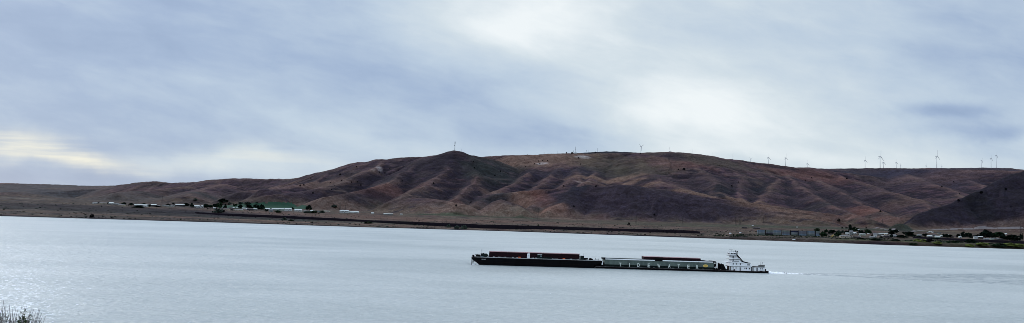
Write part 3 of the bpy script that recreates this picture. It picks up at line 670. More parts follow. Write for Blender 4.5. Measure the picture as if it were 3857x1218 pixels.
c_ = LB(ax0); x = LX(1793); c_.tube((x, 2, dk), (x, 2, dk+1.7), .1, 6); c_.box(x-1.2, x+1, 1.8, 2.3, dk+1.7, dk+1.95); x = LX(1801); c_.tube((x+.6, 3, dk), (x+.6, 3, dk+2.2), .1, 6); c_.box(x-1, x+1.2, 2.8, 3.2, dk+2.0, dk+2.25); c_.build('anchor_davit', 'black_steel', A)
for q in (1838, 1860, 1880, 1900, 1932, 1946, 2006, 2018, 2084, 2096, 2150, 2176, 2210, 2240): bollard(ax0, LX(q), .9, dk+.24, A)
# white locker, green pump house and pipes, orange lockers
x0, x1 = LX(1985), LX(1995.2); y0 = 1.2
c_ = LB(ax0); c_.box(x0, x1, y0, y0+2, dk+.45, dk+3.5); lk = c_.build('locker', 'white_paint', A)
c_ = LB(ax0); c_.box(x0+1.05, x0+1.5, y0-.05, y0-.002, dk+1.7, dk+2.4); c_.build('window', 'window_dark', lk)
c_ = LB(ax0); c_.box(x0+.8, x0+2.0, y0+.3, y0+1.5, dk+3.5, dk+4.3); c_.build('vent_cowl', 'faded_white', lk)
x0, x1 = LX(2023), LX(2041)
c_ = LB(ax0); c_.box(x0, x1, 1.4, 3.3, dk+.06, dk+2.9); ph = c_.build('pump_house', 'dark_green_steel', A)
c_ = LB(ax0); c_.box(x0+.3, x1+.1, 1.2, 3.35, dk+2.9, dk+3.15); c_.build('roof', 'faded_white', ph)
c_ = LB(ax0); c_.box(x1-1.3, x1-.1, 1.3, 1.397, dk+1.9, dk+2.35); c_.build('window', 'pale_blue', ph)
c_ = LB(ax0)
for k, z in enumerate((.5, 1.0, 1.5)): c_.tube((x1, 1.8+.4*k, dk+z), (LX(2080), 1.8+.4*k, dk+z), .17, 8)
for k in range(6): x = x1+.8+k*1.3; c_.box(x-.08, x+.08, 1.5, 3, dk+.06, dk+1.7)
c_.build('pipe_rack', 'dark_green_steel', A)
for q in (1956, 2124):
    c_ = LB(ax0); x = LX(q); c_.box(x-.85, x+.85, .8, 1.8, dk+.1, dk+1.0); c_.box(x-.9, x+.9, .75, 1.85, dk+1.0, dk+1.1); c_.build('deck_locker', 'orange', A)
for q in (1874, 1990, 2060, 2136, 2165):
    c_ = LB(ax0); x = LX(q); c_.tube((x, 2.4, dk+.06), (x, 2.4, dk+1.2), .12, 6); c_.tube((x, 2.0, dk+1.2), (x, 2.8, dk+1.2), .3, 8); c_.build('valve', 'rusty_black', A)
# after end
x0, x1 = LX(2188), LX(2200.5)
c_ = LB(ax0); c_.box(x0, x1, 2, 5, dk+.06, dk+3.1); t_ = c_.build('winch_house', 'dark_green_steel', A)
c_ = LB(ax0); c_.tube((x1-.15, 2.3, dk+3.1), (x1-.15, 2.3, dk+5.2), .12, 6); c_.build('mast', 'mast_grey', t_)
c_ = LB(ax0); c_.tube((x0-.8, 4, dk+3), (x0-.8, 4, dk+4.8), .05, 5); c_.build('whip_antenna', 'mast_grey', t_)
c_ = LB(ax0); c_.box(x1, LX(2215.5), 2, 6, dk+.06, dk+1.55); c_.build('engine_box', 'black_steel', A)
for q, y in ((2222, 2), (2230, 3.5), (2228, 8)): winch(ax0, LX(q), y, dk+.06, A, .9)
c_ = LB(ax0); x = LX(2243); c_.tube((x, 2, dk), (x, 2, dk+2.0), .18, 6); c_.tube((x, 2, dk+.3), (x-1.6, 2, dk), .12, 5); c_.build('towing_post', 'black_steel', A)
c_ = LB(ax0); x = LX(2252); c_.tube((x-1.5, 3, dk+.9), (x+1.5, 3, dk+1.2), .14, 6); c_.tube((x+.6, 3, dk), (x+.6, 3, dk+1.4), .2, 6); c_.build('fairlead', 'grey_metal', A)
# name painted small and unreadable near the bow
c_ = LB(ax0); x = LX(1813.5); z = dk-1.65
for k, (a, b) in enumerate(((0, .42), (.5, .28), (.86, .3), (1.24, .34), (1.9, .36), (2.34, .34), (2.76, .3))):
    if k == 4: c_.build('name_marking', 'faded_white', A); c_ = LB(ax0)
    c_.box(x+a, x+a+.09, -.012, -.002, z, z+.62); c_.box(x+a+.1, x+a+b, -.012, -.002, z+(.53 if k % 2 else .27), z+(.62 if k % 2 else .36)); c_.box(x+a+.1, x+a+b, -.012, -.002, z+(.0 if k % 3 else .53), z+(.09 if k % 3 else .62))
c_.build('name_marking', 'faded_white', A)

# ---- second barge: low hull, grey-green cargo box with lettering
B, bx0 = vessel('barge', 2242)
tag(B, 'low black barge with grey-green cargo walls, large spaced letters and yellow oval emblem', 'barge', 'barges pushed by the tug')
bd_ = 1.35; bx1 = LX(2242); bx2 = LX(2768)
c_ = LB(bx0); c_.prism([(bx1, bd_), (bx2, bd_), (bx2, .7), (bx2-1.5, -1), (bx1+3, -1), (bx1, .9)], 0, W_); c_.build('hull', 'black_steel', B)
c_ = LB(bx0); c_.box(bx1+.1, bx2-.1, .1, W_-.1, bd_+.002, bd_+.06); c_.build('deck', 'deck_grey', B)
c_ = LB(bx0); c_.box(bx1, bx2, -.15, -.002, bd_-.35, bd_-.1); c_.build('rub_rail', 'rusty_black', B)
yw = 1.1; wx0, wx1 = LX(2277, yw), LX(2690, yw)
wt = Lc(2480, 982.5, yw)[1]; wl_ = 3.05     # top of the wall, height of the shelf
c_ = LB(bx0); c_.box(wx0, wx1, yw, W_-yw, 3.05, wt-.35); cw = c_.build('cargo_wall', 'green_steel', B)
c_ = LB(bx0); c_.box(wx0, wx1, yw-.25, W_-yw+.25, wt-.33, wt-.02); c_.build('coaming_lip', 'rusty_black', cw)
c_ = LB(bx0); c_.box(wx0-.1, wx1+.1, yw+.25, W_-yw-.25, bd_+.06, 3.04); c_.build('lower_wall', 'dark_green_steel', B)
c_ = LB(bx0); c_.box(wx0, wx1, yw-.22, yw+.24, 2.86, 3.03)
for k in range(60): x = wx0+.5+(wx1-wx0-1)*k/59; c_.box(x-.05, x+.05, yw-.1, yw+.249, bd_+.07, 2.85)
c_.build('shelf_bracket', 'dark_green_steel', B)
for k in range(9):
    c_ = LB(bx0); x = wx0+3+(wx1-wx0-6)*k/8; c_.box(x-.09, x+.09, yw-.09, yw-.001, 3.1, wt-.4); c_.build('wall_seam', 'green_steel', cw)
gx0, gx1 = LX(2467), LX(2496)
for a, b in ((wx0+.4, gx0), (gx1, wx1-1.0)):
    c_ = LB(bx0); c_.tube((a, yw-.3, wt+.05), (b, yw-.3, wt+.05), .36, 10); c_.build('rolled_tarp', 'white_paint', B)
    c_ = LB(bx0); c_.box(a, b, yw+.3, W_-yw-.3, wt-.01, wt+.5); c_.build('hatch_deck', 'dark_green_steel', B)
for a, b in ((gx0, gx1), (wx1-1, wx1+1.4)):
    c_ = LB(bx0); c_.box(a, b, yw-.3, W_-yw+.3, wt-.3, wt+.65); c_.build('end_gantry', 'black_steel', B)
c_ = LB(bx0); c_.box(wx0-.8, wx0+2.0, yw-.3, W_-yw+.3, wt-.3, wt+.65)
c_.tube((wx0-.4, yw, wt+.6), (wx0-.4, yw, wt+1.2), .2, 6); c_.tube((wx0+.8, yw, wt+.6), (wx0+.8, yw, wt+1.1), .3, 6)
c_.build('end_gantry', 'black_steel', B)
c_ = LB(bx0); c_.box(wx0-2.0, wx0-.1, 1.0, W_-1, bd_+.06, 4.2); c_.build('forward_bulkhead', 'black_steel', B)
c_ = LB(bx0); x = LX(2269); c_.prism([(x-.5, 2.7), (x+.4, 2.7), (x+.55, 5.4), (x-.4, 5.4)], .4, .9); c_.build('ladder_panel', 'white_paint', B)
c_ = LB(bx0); c_.box(bx1+.4, wx0-2, 2.5, W_-2.5, bd_+.06, 3.2); c_.build('bow_structure', 'black_steel', B)
c_ = LB(bx0); c_.prism([(wx1+.05, bd_+.06), (wx1+1.6, bd_+.06), (wx1+1.6, wt-1.2), (wx1+.9, wt-1.0), (wx1+.05, wt-1.3)], .8, W_-.8); c_.build('after_bulkhead', 'black_steel', B)
c_ = LB(bx0); c_.tube((wx1+1.5, 1, wt-1.2), (wx1+1.5, 1, wt+.2), .15, 6); c_.tube((wx1+.4, 1, wt-1.2), (wx1+1.5, 1, wt-.2), .15, 6); c_.tube((wx1+.2, 1, wt-.2), (wx1+1.0, 1, wt+.7), .18, 6); c_.build('tarp_crank', 'black_steel', B)
c_ = LB(bx0); c_.box(wx1+.75, wx1+1.15, .74, .797, 2.5, 3.7); c_.box(wx1+.1, wx1+.5, .74, .797, 2.9, 3.4); c_.build('notice_board', 'white_paint', B)
# stacked maroon covers
ys = 2.2; sx = [LX(q, ys) for q in (2424.5, 2496, 2566, 2639.5)]
st = Lc(2530, 971, ys)[1]; sb = Lc(2530, 980, ys)[1]
for i in range(3):
    a, b = sx[i]+.06, sx[i+1]-.06; dz = -.06*i
    c_ = LB(bx0); c_.box(a, b, ys, W_-ys, sb+dz, st+dz)
    for k in range(9): x = a+.3+(b-a-.6)*k/8; c_.box(x-.05, x+.05, ys-.08, ys-.001, sb+dz+.1, st+dz-.2)
    hc = c_.build('hatch_cover', 'maroon', B)
    c_ = LB(bx0); c_.box(a+.2, b-.2, ys+.1, W_-ys-.1, st+dz, st+dz+.14); c_.build('cover_top', 'pink_top', hc)
c_ = LB(bx0); c_.box(sx[0]+1, sx[3]-.5, ys+.3, W_-ys-.3, wt+.52, sb-.15); c_.box(sx[3]-.5, LX(2660, ys), ys+.3, W_-ys-.3, wt+.52, wt+.95); c_.build('cover_rail', 'black_steel', B)
c_ = LB(bx0); c_.box(sx[0]+8.0, gx1+.2, ys-1.6, ys-.1, wt-.2, sb+.9); c_.build('hatch_winch_box', 'black_steel', B)
# lettering and emblem
def letter(ch, px, h, zc, par, ox, m_, y, wpx=9.5):
    cu = D.curves.new('letter', 'FONT'); cu.body = ch; cu.size = h/0.72; cu.align_x = 'CENTER'; cu.offset = h*.03; cu.extrude = .02
    o = D.objects.new('tmp', cu); col.objects.link(o)
    bpy.context.view_layer.update()
    me = D.meshes.new_from_object(o.evaluated_get(bpy.context.evaluated_depsgraph_get()))
    D.objects.remove(o); me.name = 'letter'; me.materials.clear(); me.materials.append(M[m_])
    xs = [v.co.x for v in me.vertices]; zs = [v.co.y for v in me.vertices]
    fw = (wpx*.193)/(max(xs)-min(xs)) if ch != 'I' else 1
    mx, mz = (max(xs)+min(xs))/2, min(zs)
    for v in me.vertices: v.co = ((v.co.x-mx)*fw, -v.co.z, (v.co.y-mz))
    o = D.objects.new('letter', me); col.objects.link(o); o.parent = par
    o.location = (LX(px, y)-ox, y, zc-h/2); return o
yl = yw-.28
for ch, q in zip('TIDEWATER', (2336.5, 2370.5, 2405, 2444, 2481.5, 2521, 2556.5, 2593, 2626)):
    letter(ch, q, 2.7, 3.18, B, bx0, 'cream_letter', yl, 11.5 if ch == 'W' else 9.2)
ex, ez, ye = LX(2657.5, yw), Lc(2657.5, 1002, yw)[1], yw-.06
def ellipse(mb, rx, rz, y0, y1, cx, cz, n=28): mb.prism([(cx+rx*math.cos(2*math.pi*i/n), cz+rz*math.sin(2*math.pi*i/n)) for i in range(n)], y0, y1)
c_ = LB(bx0); ellipse(c_, 1.85, 1.02, ye, yw-.002, ex, ez); em = c_.build('emblem', 'yellow', B)
c_ = LB(bx0); ellipse(c_, 1.45, .72, ye-.02, ye-.002, ex, ez); c_.build('emblem_field', 'amber', em)
c_ = LB(bx0)
for k in range(7): c_.box(ex-1.05+k*.31, ex-.87+k*.31, ye-.035, ye-.022, ez-.16+.04*(k % 2), ez+.2-.03*(k % 3))
c_.box(ex-.8, ex+.8, ye-.035, ye-.022, ez-.42, ez-.33); c_.build('emblem_marking', 'yellow', em)
for q in (2345, 2413, 2465, 2536, 2648): bollard(bx0, LX(q), .5, bd_+.06, B, 'wall_grey', .9)
for q, y in ((2704, 2), (2711, 1.5), (2708, 8), (2250, 2), (2258, 4)): winch(bx0, LX(q), y, bd_+.06, B, .7)
for q in (2701, 2716, 2724): bollard(bx0, LX(q), .7, bd_+.06, B, 'rusty_black', 1)

# ---- pusher tug
G, tx0 = vessel('pusher_tug', 2740)
tag(G, 'white pusher tug with tall stepped wheelhouse, black hull and slanting black exhaust pipes', 'tug')
TW = 10.5; yo = .8
def gx(px): return LX(px, yo)
def gz(px, py): return Lc(px, py, yo)[1]
def G_(name, m_, par=None, **k): return None
hz_ = 1.15
c_ = LB(tx0); c_.prism([(LX(2736), hz_+.1), (LX(2864), hz_), (LX(2864), 1.75), (LX(2895.5), 1.6), (LX(2895.5), 0.1), (LX(2893), -1), (LX(2742), -1), (LX(2736), .2)], 0, TW+.6); c_.build('hull', 'black_steel', G)
c_ = LB(tx0); c_.box(LX(2740), LX(2863.5), .25, TW+.35, hz_+.102, hz_+.13); c_.build('deck', 'deck_grey', G)
c_ = LB(tx0); c_.box(LX(2862), LX(2896), -.14, -.002, 1.1, 1.4); c_.box(LX(2738), LX(2862), -.14, -.002, .7, .95); c_.build('rub_rail', 'rusty_black', G)
c_ = LB(tx0); c_.box(LX(2872.5), LX(2881), -.02, -.002, 1.4, 1.55); c_.build('name_marking', 'faded_white', G)
for yk in (.9, 8.6):
    c_ = LB(tx0); c_.prism([(LX(2717.5), 1.7), (LX(2718), 6.2), (LX(2720), 6.2), (LX(2721), 5.8), (LX(2727), 5.7), (LX(2738), 1.5), (LX(2738), .8), (LX(2720), 1.5)], yk, yk+1.0); c_.build('push_knee', 'black_steel', G)
c_ = LB(tx0); c_.tube((LX(2743), 1.5, 1.2), (LX(2743), 1.5, 2.6), .45, 8); c_.tube((LX(2739), 1.5, 1.8), (LX(2745), 1.5, 1.8), .5, 8); c_.build('capstan', 'black_steel', G)
# main deck house
z1 = 4.25
h1 = LB(tx0); h1.prism([(gx(2755), hz_+.13), (gx(2829), hz_+.13), (gx(2829), z1), (gx(2755), z1)], yo+.3, TW-.5); h1 = h1.build('main_deckhouse', 'white_paint', G)
c_ = LB(tx0); c_.prism([(gx(2841.5), 1.15), (gx(2877), 1.7), (gx(2882), 1.7), (gx(2881), z1-.1), (gx(2841.5), z1-.1)], yo+.3, TW-.5); h1b = c_.build('after_deckhouse', 'white_paint', G)
c_ = LB(tx0); c_.box(gx(2829), gx(2841.4), yo+1.6, TW-1.8, hz_+.13, z1-.05); c_.build('passage_bulkhead', 'grey_metal', G)
c_ = LB(tx0); c_.box(gx(2746.5), gx(2881), yo-.1, TW, z1+.002, z1+.2); c_.build('upper_deck', 'rusty_black', G)
for q in (2748, 2750.5, 2834, 2838):
    c_ = LB(tx0); c_.box(gx(q)-.12, gx(q)+.12, yo, yo+.3, hz_+.13, z1); c_.build('stanchion', 'faded_white', G)
c_ = LB(tx0); c_.box(gx(2752.5), gx(2754.8), yo+.4, TW-1, hz_+.13, z1); c_.build('front_bulkhead', 'rusty_black', G)
def port(px, z, w=.5, h=.7, par=None, m_='window_dark', y=None):
    y = (yo+.3) if y is None else y
    c_ = LB(tx0); x = gx(px); c_.box(x-w/2-.08, x+w/2+.08, y-.05, y-.001, z-h/2-.08, z+h/2+.08); f_ = c_.build('window', 'grey_metal', par)
    c_ = LB(tx0); c_.box(x-w/2, x+w/2, y-.07, y-.051, z-h/2, z+h/2); c_.build('pane', m_, f_)
def door(px, z0, par, w=.8, h=2.0, y=None, m_='grey_metal'):
    y = (yo+.3) if y is None else y
    c_ = LB(tx0); x = gx(px); c_.box(x-w/2, x+w/2, y-.06, y-.001, z0, z0+h); dd = c_.build('door', m_, par)
    c_ = LB(tx0); c_.box(x+w/2-.2, x+w/2-.1, y-.12, y-.061, z0+h*.45, z0+h*.52); c_.build('handle', 'faded_white', dd)
for q in (2762, 2773): port(q, 3.2, .45, .7, h1)
port(2806, 3.2, .4, .6, h1)
for q in (2812, 2823.5): port(q, 3.05, .8, 1.0, h1)
door(2789, 1.35, h1, 1.0, 2.4)
door(2840.2, 1.35, h1b, .9, 2.4, y=yo+1.55, m_='window_dark'); door(2852.5, 1.35, h1b, 1.1, 2.5)
for q in (2866, 2872):
    c_ = LB(tx0); c_.tube((gx(q), yo+.22, 3.1), (gx(q), yo+.299, 3.1), .42, 14); f_ = c_.build('porthole', 'grey_metal', h1b)
    c_ = LB(tx0); c_.tube((gx(q), yo+.19, 3.1), (gx(q), yo+.218, 3.1), .32, 14); c_.build('pane', 'window_dark', f_)
c_ = LB(tx0); c_.tube((gx(2766), yo-.1, 1.9), (gx(2766), yo+.2, 1.9), .55, 10); c_.box(gx(2763), gx(2769), yo-.1, yo+.2, 1.3, 1.7); c_.build('hose_reel', 'roof_brown', G)
# second tier
z2 = 7.1
c_ = LB(tx0); c_.prism([(gx(2749), z1+.2), (gx(2832), z1+.2), (gx(2829), z2-.6), (gx(2826), z2-.35), (gx(2803), z2-.2), (gx(2749), z2-.2)], yo+.2, TW-.6); h2 = c_.build('second_deckhouse', 'white_paint', G)
c_ = LB(tx0); c_.box(gx(2745.5), gx(2812), yo-.15, yo-.08, z1+.2, z1+1.15); c_.box(gx(2812), gx(2832), yo-.15, yo-.08, z1+.2, z1+.8); c_.build('bulwark', 'white_paint', G)
for q, h in ((2762, 1.0), (2774, .8), (2789.5, 1.0)): port(q, 6.15, .5, h*.9, h2, y=yo+.2)
c_ = LB(tx0); c_.box(gx(2815), gx(2825.5), yo+.13, yo+.199, 5.3, 6.55); f_ = c_.build('louvre', 'grey_metal', h2)
c_ = LB(tx0)
for k in range(5): c_.box(gx(2816), gx(2825), yo+.08, yo+.128, 5.4+k*.23, 5.5+k*.23)
c_.build('louvre_slat', 'faded_white', f_)
c_ = LB(tx0); c_.prism([(gx(2742.5), z2+.15), (gx(2745), z2-.05), (gx(2801), z2-.15), (gx(2801), z2+.25), (gx(2743), z2+.6)], yo-.1, TW-.2); s2 = c_.build('boat_deck', 'white_paint', G)
c_ = LB(tx0); c_.box(gx(2746), gx(2801), yo-.08, yo+.15, z2-.26, z2-.16); c_.build('deck_edge', 'window_dark', s2)
# third to fifth tiers: narrow tower
c_ = LB(tx0); c_.prism([(gx(2758), z2+.25), (gx(2797), z2+.25), (gx(2787), 9.3), (gx(2758), 9.3)], yo+1.2, TW-2); t3 = c_.build('tower_base', 'white_paint', G)
c_ = LB(tx0); c_.box(gx(2759), gx(2786), yo+1.12, yo+1.199, 7.75, 8.1); c_.build('window_band', 'grey_metal', t3)
c_ = LB(tx0); c_.prism([(gx(2746), 9.42), (gx(2758), 9.3), (gx(2786), 9.2), (gx(2786), 9.55), (gx(2756), 9.62)], yo+.4, TW-1.4); c_.build('bridge_wing', 'window_dark', G)
c_ = LB(tx0); c_.box(gx(2746.5), gx(2786), yo+.3, yo+.36, 9.56, 10.2); c_.build('wing_screen', 'white_paint', G)
c_ = LB(tx0); c_.prism([(gx(2757), 9.5), (gx(2786), 9.5), (gx(2777), 12.0), (gx(2757), 12.0)], yo+1.4, TW-2.4); t4 = c_.build('tower', 'white_paint', G)
c_ = LB(tx0); c_.prism([(gx(2746), 11.98), (gx(2752), 11.78), (gx(2779), 11.78), (gx(2779), 12.12), (gx(2746), 12.16)], yo+.6, TW-1.6); c_.build('wheelhouse_deck', 'window_dark', G)
c_ = LB(tx0); c_.box(gx(2763)-.35, gx(2763)+.40, yo+1.15, yo+1.39, 8.3, 12.0); c_.box(gx(2763)-.45, gx(2763)+.5, yo+1.12, yo+1.397, 9.62, 9.9); c_.build('ladder_shaft', 'window_dark', t4)
c_ = LB(tx0); c_.prism([(gx(2752.5), 12.16), (gx(2776), 12.16), (gx(2776.5), 13.1), (gx(2775), 14.15), (gx(2750), 14.15), (gx(2751.5), 13.1)], yo+1.2, TW-2.2); wh = c_.build('wheelhouse', 'white_paint', G)
for a, b in ((2754, 2761), (2762.3, 2764.2), (2765.6, 2772.5)):
    c_ = LB(tx0); c_.box(gx(a), gx(b), yo+1.13, yo+1.199, 13.15, 13.95); c_.build('window', 'window_dark', wh)
c_ = LB(tx0); c_.prism([(gx(2751.3), 13.2), (gx(2750.6), 13.9), (gx(2750.4), 13.9), (gx(2751.1), 13.2)], yo+2, TW-3); c_.build('window', 'window_dark', wh)
c_ = LB(tx0); c_.box(gx(2747), gx(2776.5), yo+.8, TW-1.8, 14.16, 14.42); c_.build('wheelhouse_roof', 'white_paint', wh)
c_ = LB(tx0); railing(c_, gx(2749), gx(2775), yo+1.0, 14.42, .7, 1.2, .03); c_.build('roof_rail', 'faded_white', G)
c_ = LB(tx0); c_.tube((gx(2771), 5, 14.4), (gx(2771), 5, 17.6), .06, 6); c_.tube((gx(2762), 5, 14.4), (gx(2762), 5, 16), .08, 6); c_.box(gx(2752), gx(2766), 4.9, 5.05, 16.3, 16.45); c_.tube((gx(2759), 5, 14.4), (gx(2759), 5, 16.3), .05, 6); c_.build('antenna_mast', 'grey_metal', G)
c_ = LB(tx0); c_.box(gx(2762), gx(2775), 4.6, 4.9, 15.2, 15.45); c_.tube((gx(2769), 4.75, 14.4), (gx(2769), 4.75, 15.2), .12, 6); c_.build('radar_scanner', 'grey_metal', G)
c_ = LB(tx0); c_.tube((gx(2753), 4, 14.4), (gx(2753), 4, 15.0), .35, 10); c_.tube((gx(2753), 4, 15.0), (gx(2753), 4, 15.3), .35, 10, .1); c_.build('searchlight', 'faded_white', G)
# exhausts
for dx, yy_ in ((0, yo+1.0), (3.2, TW-3)):
    q = dx; pts = [(gx(2779+q), yy_, 15.6), (gx(2777+q), yy_, 15.0), (gx(2777+q), yy_, 12.8), (gx(2800+q*.6), yy_, 7.9), (gx(2818+q*.4), yy_, 7.0), (gx(2828), yy_, 6.85)]
    c_ = LB(tx0); c_.path(pts, .40, 8)
    for p in pts[1:-1]: c_.tube((p[0]-.02, p[1], p[2]-.25), (p[0]+.02, p[1], p[2]+.25), .43, 8)
    c_.build('exhaust_pipe', 'black_steel', G)
c_ = LB(tx0); c_.box(gx(2812), gx(2825), yo+.6, yo+2.6, 6.72, 7.1); c_.build('exhaust_housing', 'black_steel', G)
c_ = LB(tx0); c_.tube((gx(2796), yo+1, 7.2), (gx(2784), yo+1, 9.9), .07, 5); c_.tube((gx(2798), yo+1, 7.2), (gx(2787), yo+1, 9.4), .07, 5)
railing(c_, gx(2745), gx(2757), yo, 7.6, .8, 1.0, .03); railing(c_, gx(2747), gx(2757), yo+.5, 12.16, .8, 1.0, .03); railing(c_, gx(2834), gx(2860), yo, z1+.2, .8, 1.3, .03); c_.build('handrail', 'faded_white', G)
c_ = LB(tx0); c_.tube((gx(2871), 4, z1+.2), (gx(2871), 4, 8.0), .07, 6); c_.tube((gx(2877), 4, 6.2), (gx(2871), 4, 4.6), .05, 5); c_.tube((gx(2878), 4, 7.3), (gx(2871), 4, 6.0), .06, 5); c_.tube((gx(2876.5), 3.8, 7.0), (gx(2879), 3.8, 7.6), .3, 6); c_.build('boat_crane', 'grey_metal', G)
c_ = LB(tx0); c_.tube((gx(2886), 2, 1.6), (gx(2886), 2, 2.9), .35, 8); c_.tube((gx(2884.5), 2, 2.7), (gx(2888), 2, 2.7), .3, 8); c_.build('stern_winch', 'black_steel', G)
for q, r_ in ((2747, .8), (2730, .7)):
    c_ = LB(tx0); x = LX(q)
    for k in range(12):
        a0, a1 = 2*math.pi*k/12, 2*math.pi*(k+1)/12
        c_.tube((x+r_*math.cos(a0), -.2, .35+.5*r_*math.sin(a0)), (x+r_*math.cos(a1), -.2, .35+.5*r_*math.sin(a1)), .16, 6)
    c_.build('tyre_fender', 'black_steel', G)
# skiff lying on the after roof
p = BOW+axis*gx(2870); nrm = Vector((-axis.y, axis.x, 0))
K = empty('skiff', (p.x+nrm.x*2.4, p.y+nrm.y*2.4, z1+.25), ANG)
tag(K, 'small grey skiff with dark cover stowed on the stern roof of the white tug', 'skiff')
mb = MB(); mb.prism([(-2.6, .95), (2.3, .95), (2.3, .15), (1.9, 0), (-1.6, 0), (-2.3, .35)], -.75, .75); mb.build('hull', 'wall_grey', K)
mb = MB(); mb.prism([(-2.2, .97), (2.2, .97), (1.8, 1.35), (-.2, 1.45), (-1.6, 1.15)], -.65, .65); mb.build('cover', 'roof_brown', K)
mb = MB(); mb.box(2.32, 2.6, -.2, .2, .2, 1.5); mb.build('outboard_motor', 'black_steel', K)
p = BOW+axis*gx(2857)
K = empty('liferaft_canister', (p.x+nrm.x*2.2, p.y+nrm.y*2.2, z1+.22), ANG)
tag(K, 'short white liferaft canister in dark cradle on the tug roof forward of the skiff', 'liferaft')
mb = MB(); mb.tube((-.9, 0, .55), (.9, 0, .55), .38, 12); mb.build('canister', 'white_paint', K)
mb = MB(); mb.box(-.7, -.5, -.4, .4, 0, .25); mb.box(.5, .7, -.4, .4, 0, .25); mb.build('cradle', 'black_steel', K)

# ---- wake
rnd = random.Random(3)
def wake_ribbon(x0, x1, yc_, w0, w1, name, label, holes=.0, z=.03):
    vs, fs = [], []; n = int((x1-x0)/.7); rows = 7
    for i in range(n+1):
        f = i/n; w_ = (w0*(1-f)+w1*f)*(.75+.5*rnd.random()); c0 = yc_+rnd.uniform(-.3, .3)+1.2*math.sin(f*9)*f
        for j in range(rows+1): vs.append((x0+(x1-x0)*f+rnd.uniform(-.2, .2), c0+w_*(j/rows-.5), z+1.0*(1-f)**1.4*math.sin(j/rows*math.pi)*(.5+rnd.random())))
    for i in range(n):
        for j in range(rows):
            if rnd.random() < holes*max(0, i/n-.15)*2*(1.6 if j in (0, rows-1) else 1): continue
            a = i*(rows+1)+j; fs.append((a, a+rows+1, a+rows+2, a+1))
    me = D.meshes.new(name); me.from_pydata([tuple(BOW+axis*v[0]+nrm*v[1]+Vector((0, 0, v[2]))) for v in vs], [], fs); me.materials.append(M['foam'])
    o = D.objects.new(name, me); col.objects.link(o); tag(o, label, 'foam', kind='stuff'); return o
wake_ribbon(LX(2896.5), LX(3150), 4.5, 11.0, 3.0, 'wake_foam', 'white churned foam trailing behind the stern of the tug', .45)
wake_ribbon(LX(1778), LX(1815), .5, 1.2, .5, 'bow_foam', 'thin white foam where the leading barge bow meets the water', .5)

# ------------------------------------------------------------------ trees, shrubs
def leaf_cloud(n, shape, seed, leaf=.09):
    """many small leaf faces spread through a crown of unit height and unit width, denser in clumps"""
    r = random.Random(seed); vs, fs = [], []
    clumps = []
    while len(clumps) < 16:
        x, y, z = r.uniform(-.5, .5), r.uniform(-.5, .5), r.random()
        if math.hypot(x, y) < shape(z)*.5: clumps.append((x, y, z, r.uniform(.10, .2)))
    for i in range(n):
        c = r.choice(clumps); k = c[3]
        x, y, z = c[0]+r.gauss(0, k*.62), c[1]+r.gauss(0, k*.62), c[2]+r.gauss(0, k*.5)
        if z < .02 or z > 1 or math.hypot(x, y) > shape(z)*.5*1.12: continue
        a = Vector((r.gauss(0, 1), r.gauss(0, 1), r.gauss(0, 1))).normalized(); b = a.orthogonal().normalized(); cc_ = a.cross(b); s_ = leaf*r.uniform(.6, 1.4)
        o = len(vs); p = Vector((x, y, z))
        vs += [tuple(p+b*s_), tuple(p+cc_*s_*.8), tuple(p-b*s_), tuple(p-cc_*s_*.8)]; fs.append((o, o+1, o+2, o+3))
    return vs, fs
shapes = {'round': lambda z: 1.0*math.sin(math.pi*min(1, max(0, z*.86+.12)))**.55, 'cone': lambda z: max(.06, 1.05*(1-z)**.8), 'poplar': lambda z: max(.1, math.sin(math.pi*min(1, z*.8+.2))**.7),
          'wide': lambda z: math.sqrt(max(0, 1-(z*.95)**2)), 'bush': lambda z: math.sqrt(max(0, 1-(z*.9)**2))}
crown_mesh = {}
def crown(shape, m_, k):
    key = (shape, m_, k)
    if key not in crown_mesh:
        vs, fs = leaf_cloud({'bush': 600}.get(shape, 1100), shapes[shape], hash(shape) % 7 * 0 + len(shape)*13+k*7+1, .095 if shape != 'poplar' else .075)
        me = D.meshes.new('crown'); me.from_pydata(vs, [], fs); me.materials.append(M[m_]); crown_mesh[key] = me
    return crown_mesh[key]
mb = MB(); mb.tube((0, 0, -.3), (0, 0, .5), .045, 6, .02); mb.tube((0, 0, .2), (.16, .05, .55), .02, 5, .008); mb.tube((0, 0, .22), (-.15, -.06, .55), .02, 5, .008)
_t = mb.build('trunk', 'bark'); trunk_mesh = _t.data; D.objects.remove(_t)
def tree(px, py, wpx, hpx, shape, m_, label, group, cat='tree', name='tree', idx=0):
    x, y, z = ground(px, py); k = y/F; W2, H2 = wpx*k*1.28, hpx*k*1.15
    o = empty(name, (x, y, z-.1)); tag(o, label, cat, group)
    c = D.objects.new('crown', crown(shape, m_, idx % 3)); col.objects.link(c); c.parent = o
    lift = .12 if shape != 'bush' else 0
    c.scale = (W2, W2, H2*(1-lift)); c.location = (0, 0, H2*lift); c.rotation_euler = (0, 0, idx*1.7)
    t_ = D.objects.new('trunk', trunk_mesh); col.objects.link(t_); t_.parent = o; t_.scale = (H2*.9, H2*.9, H2)
    return o
def shrub(px, py, wpx, hpx, m_, label, group, idx=0):
    x, y, z = ground(px, py+hpx*.4); k = y/F
    o = D.objects.new('shrub', crown('bush', m_, idx % 3)); col.objects.link(o)
    o.location = (x, y, z-.3*hpx*k*.2); o.scale = (wpx*k*1.15, wpx*k*1.15, hpx*k*1.2); o.rotation_euler = (0, 0, idx*2.1)
    tag(o, label, 'shrub', group); return o

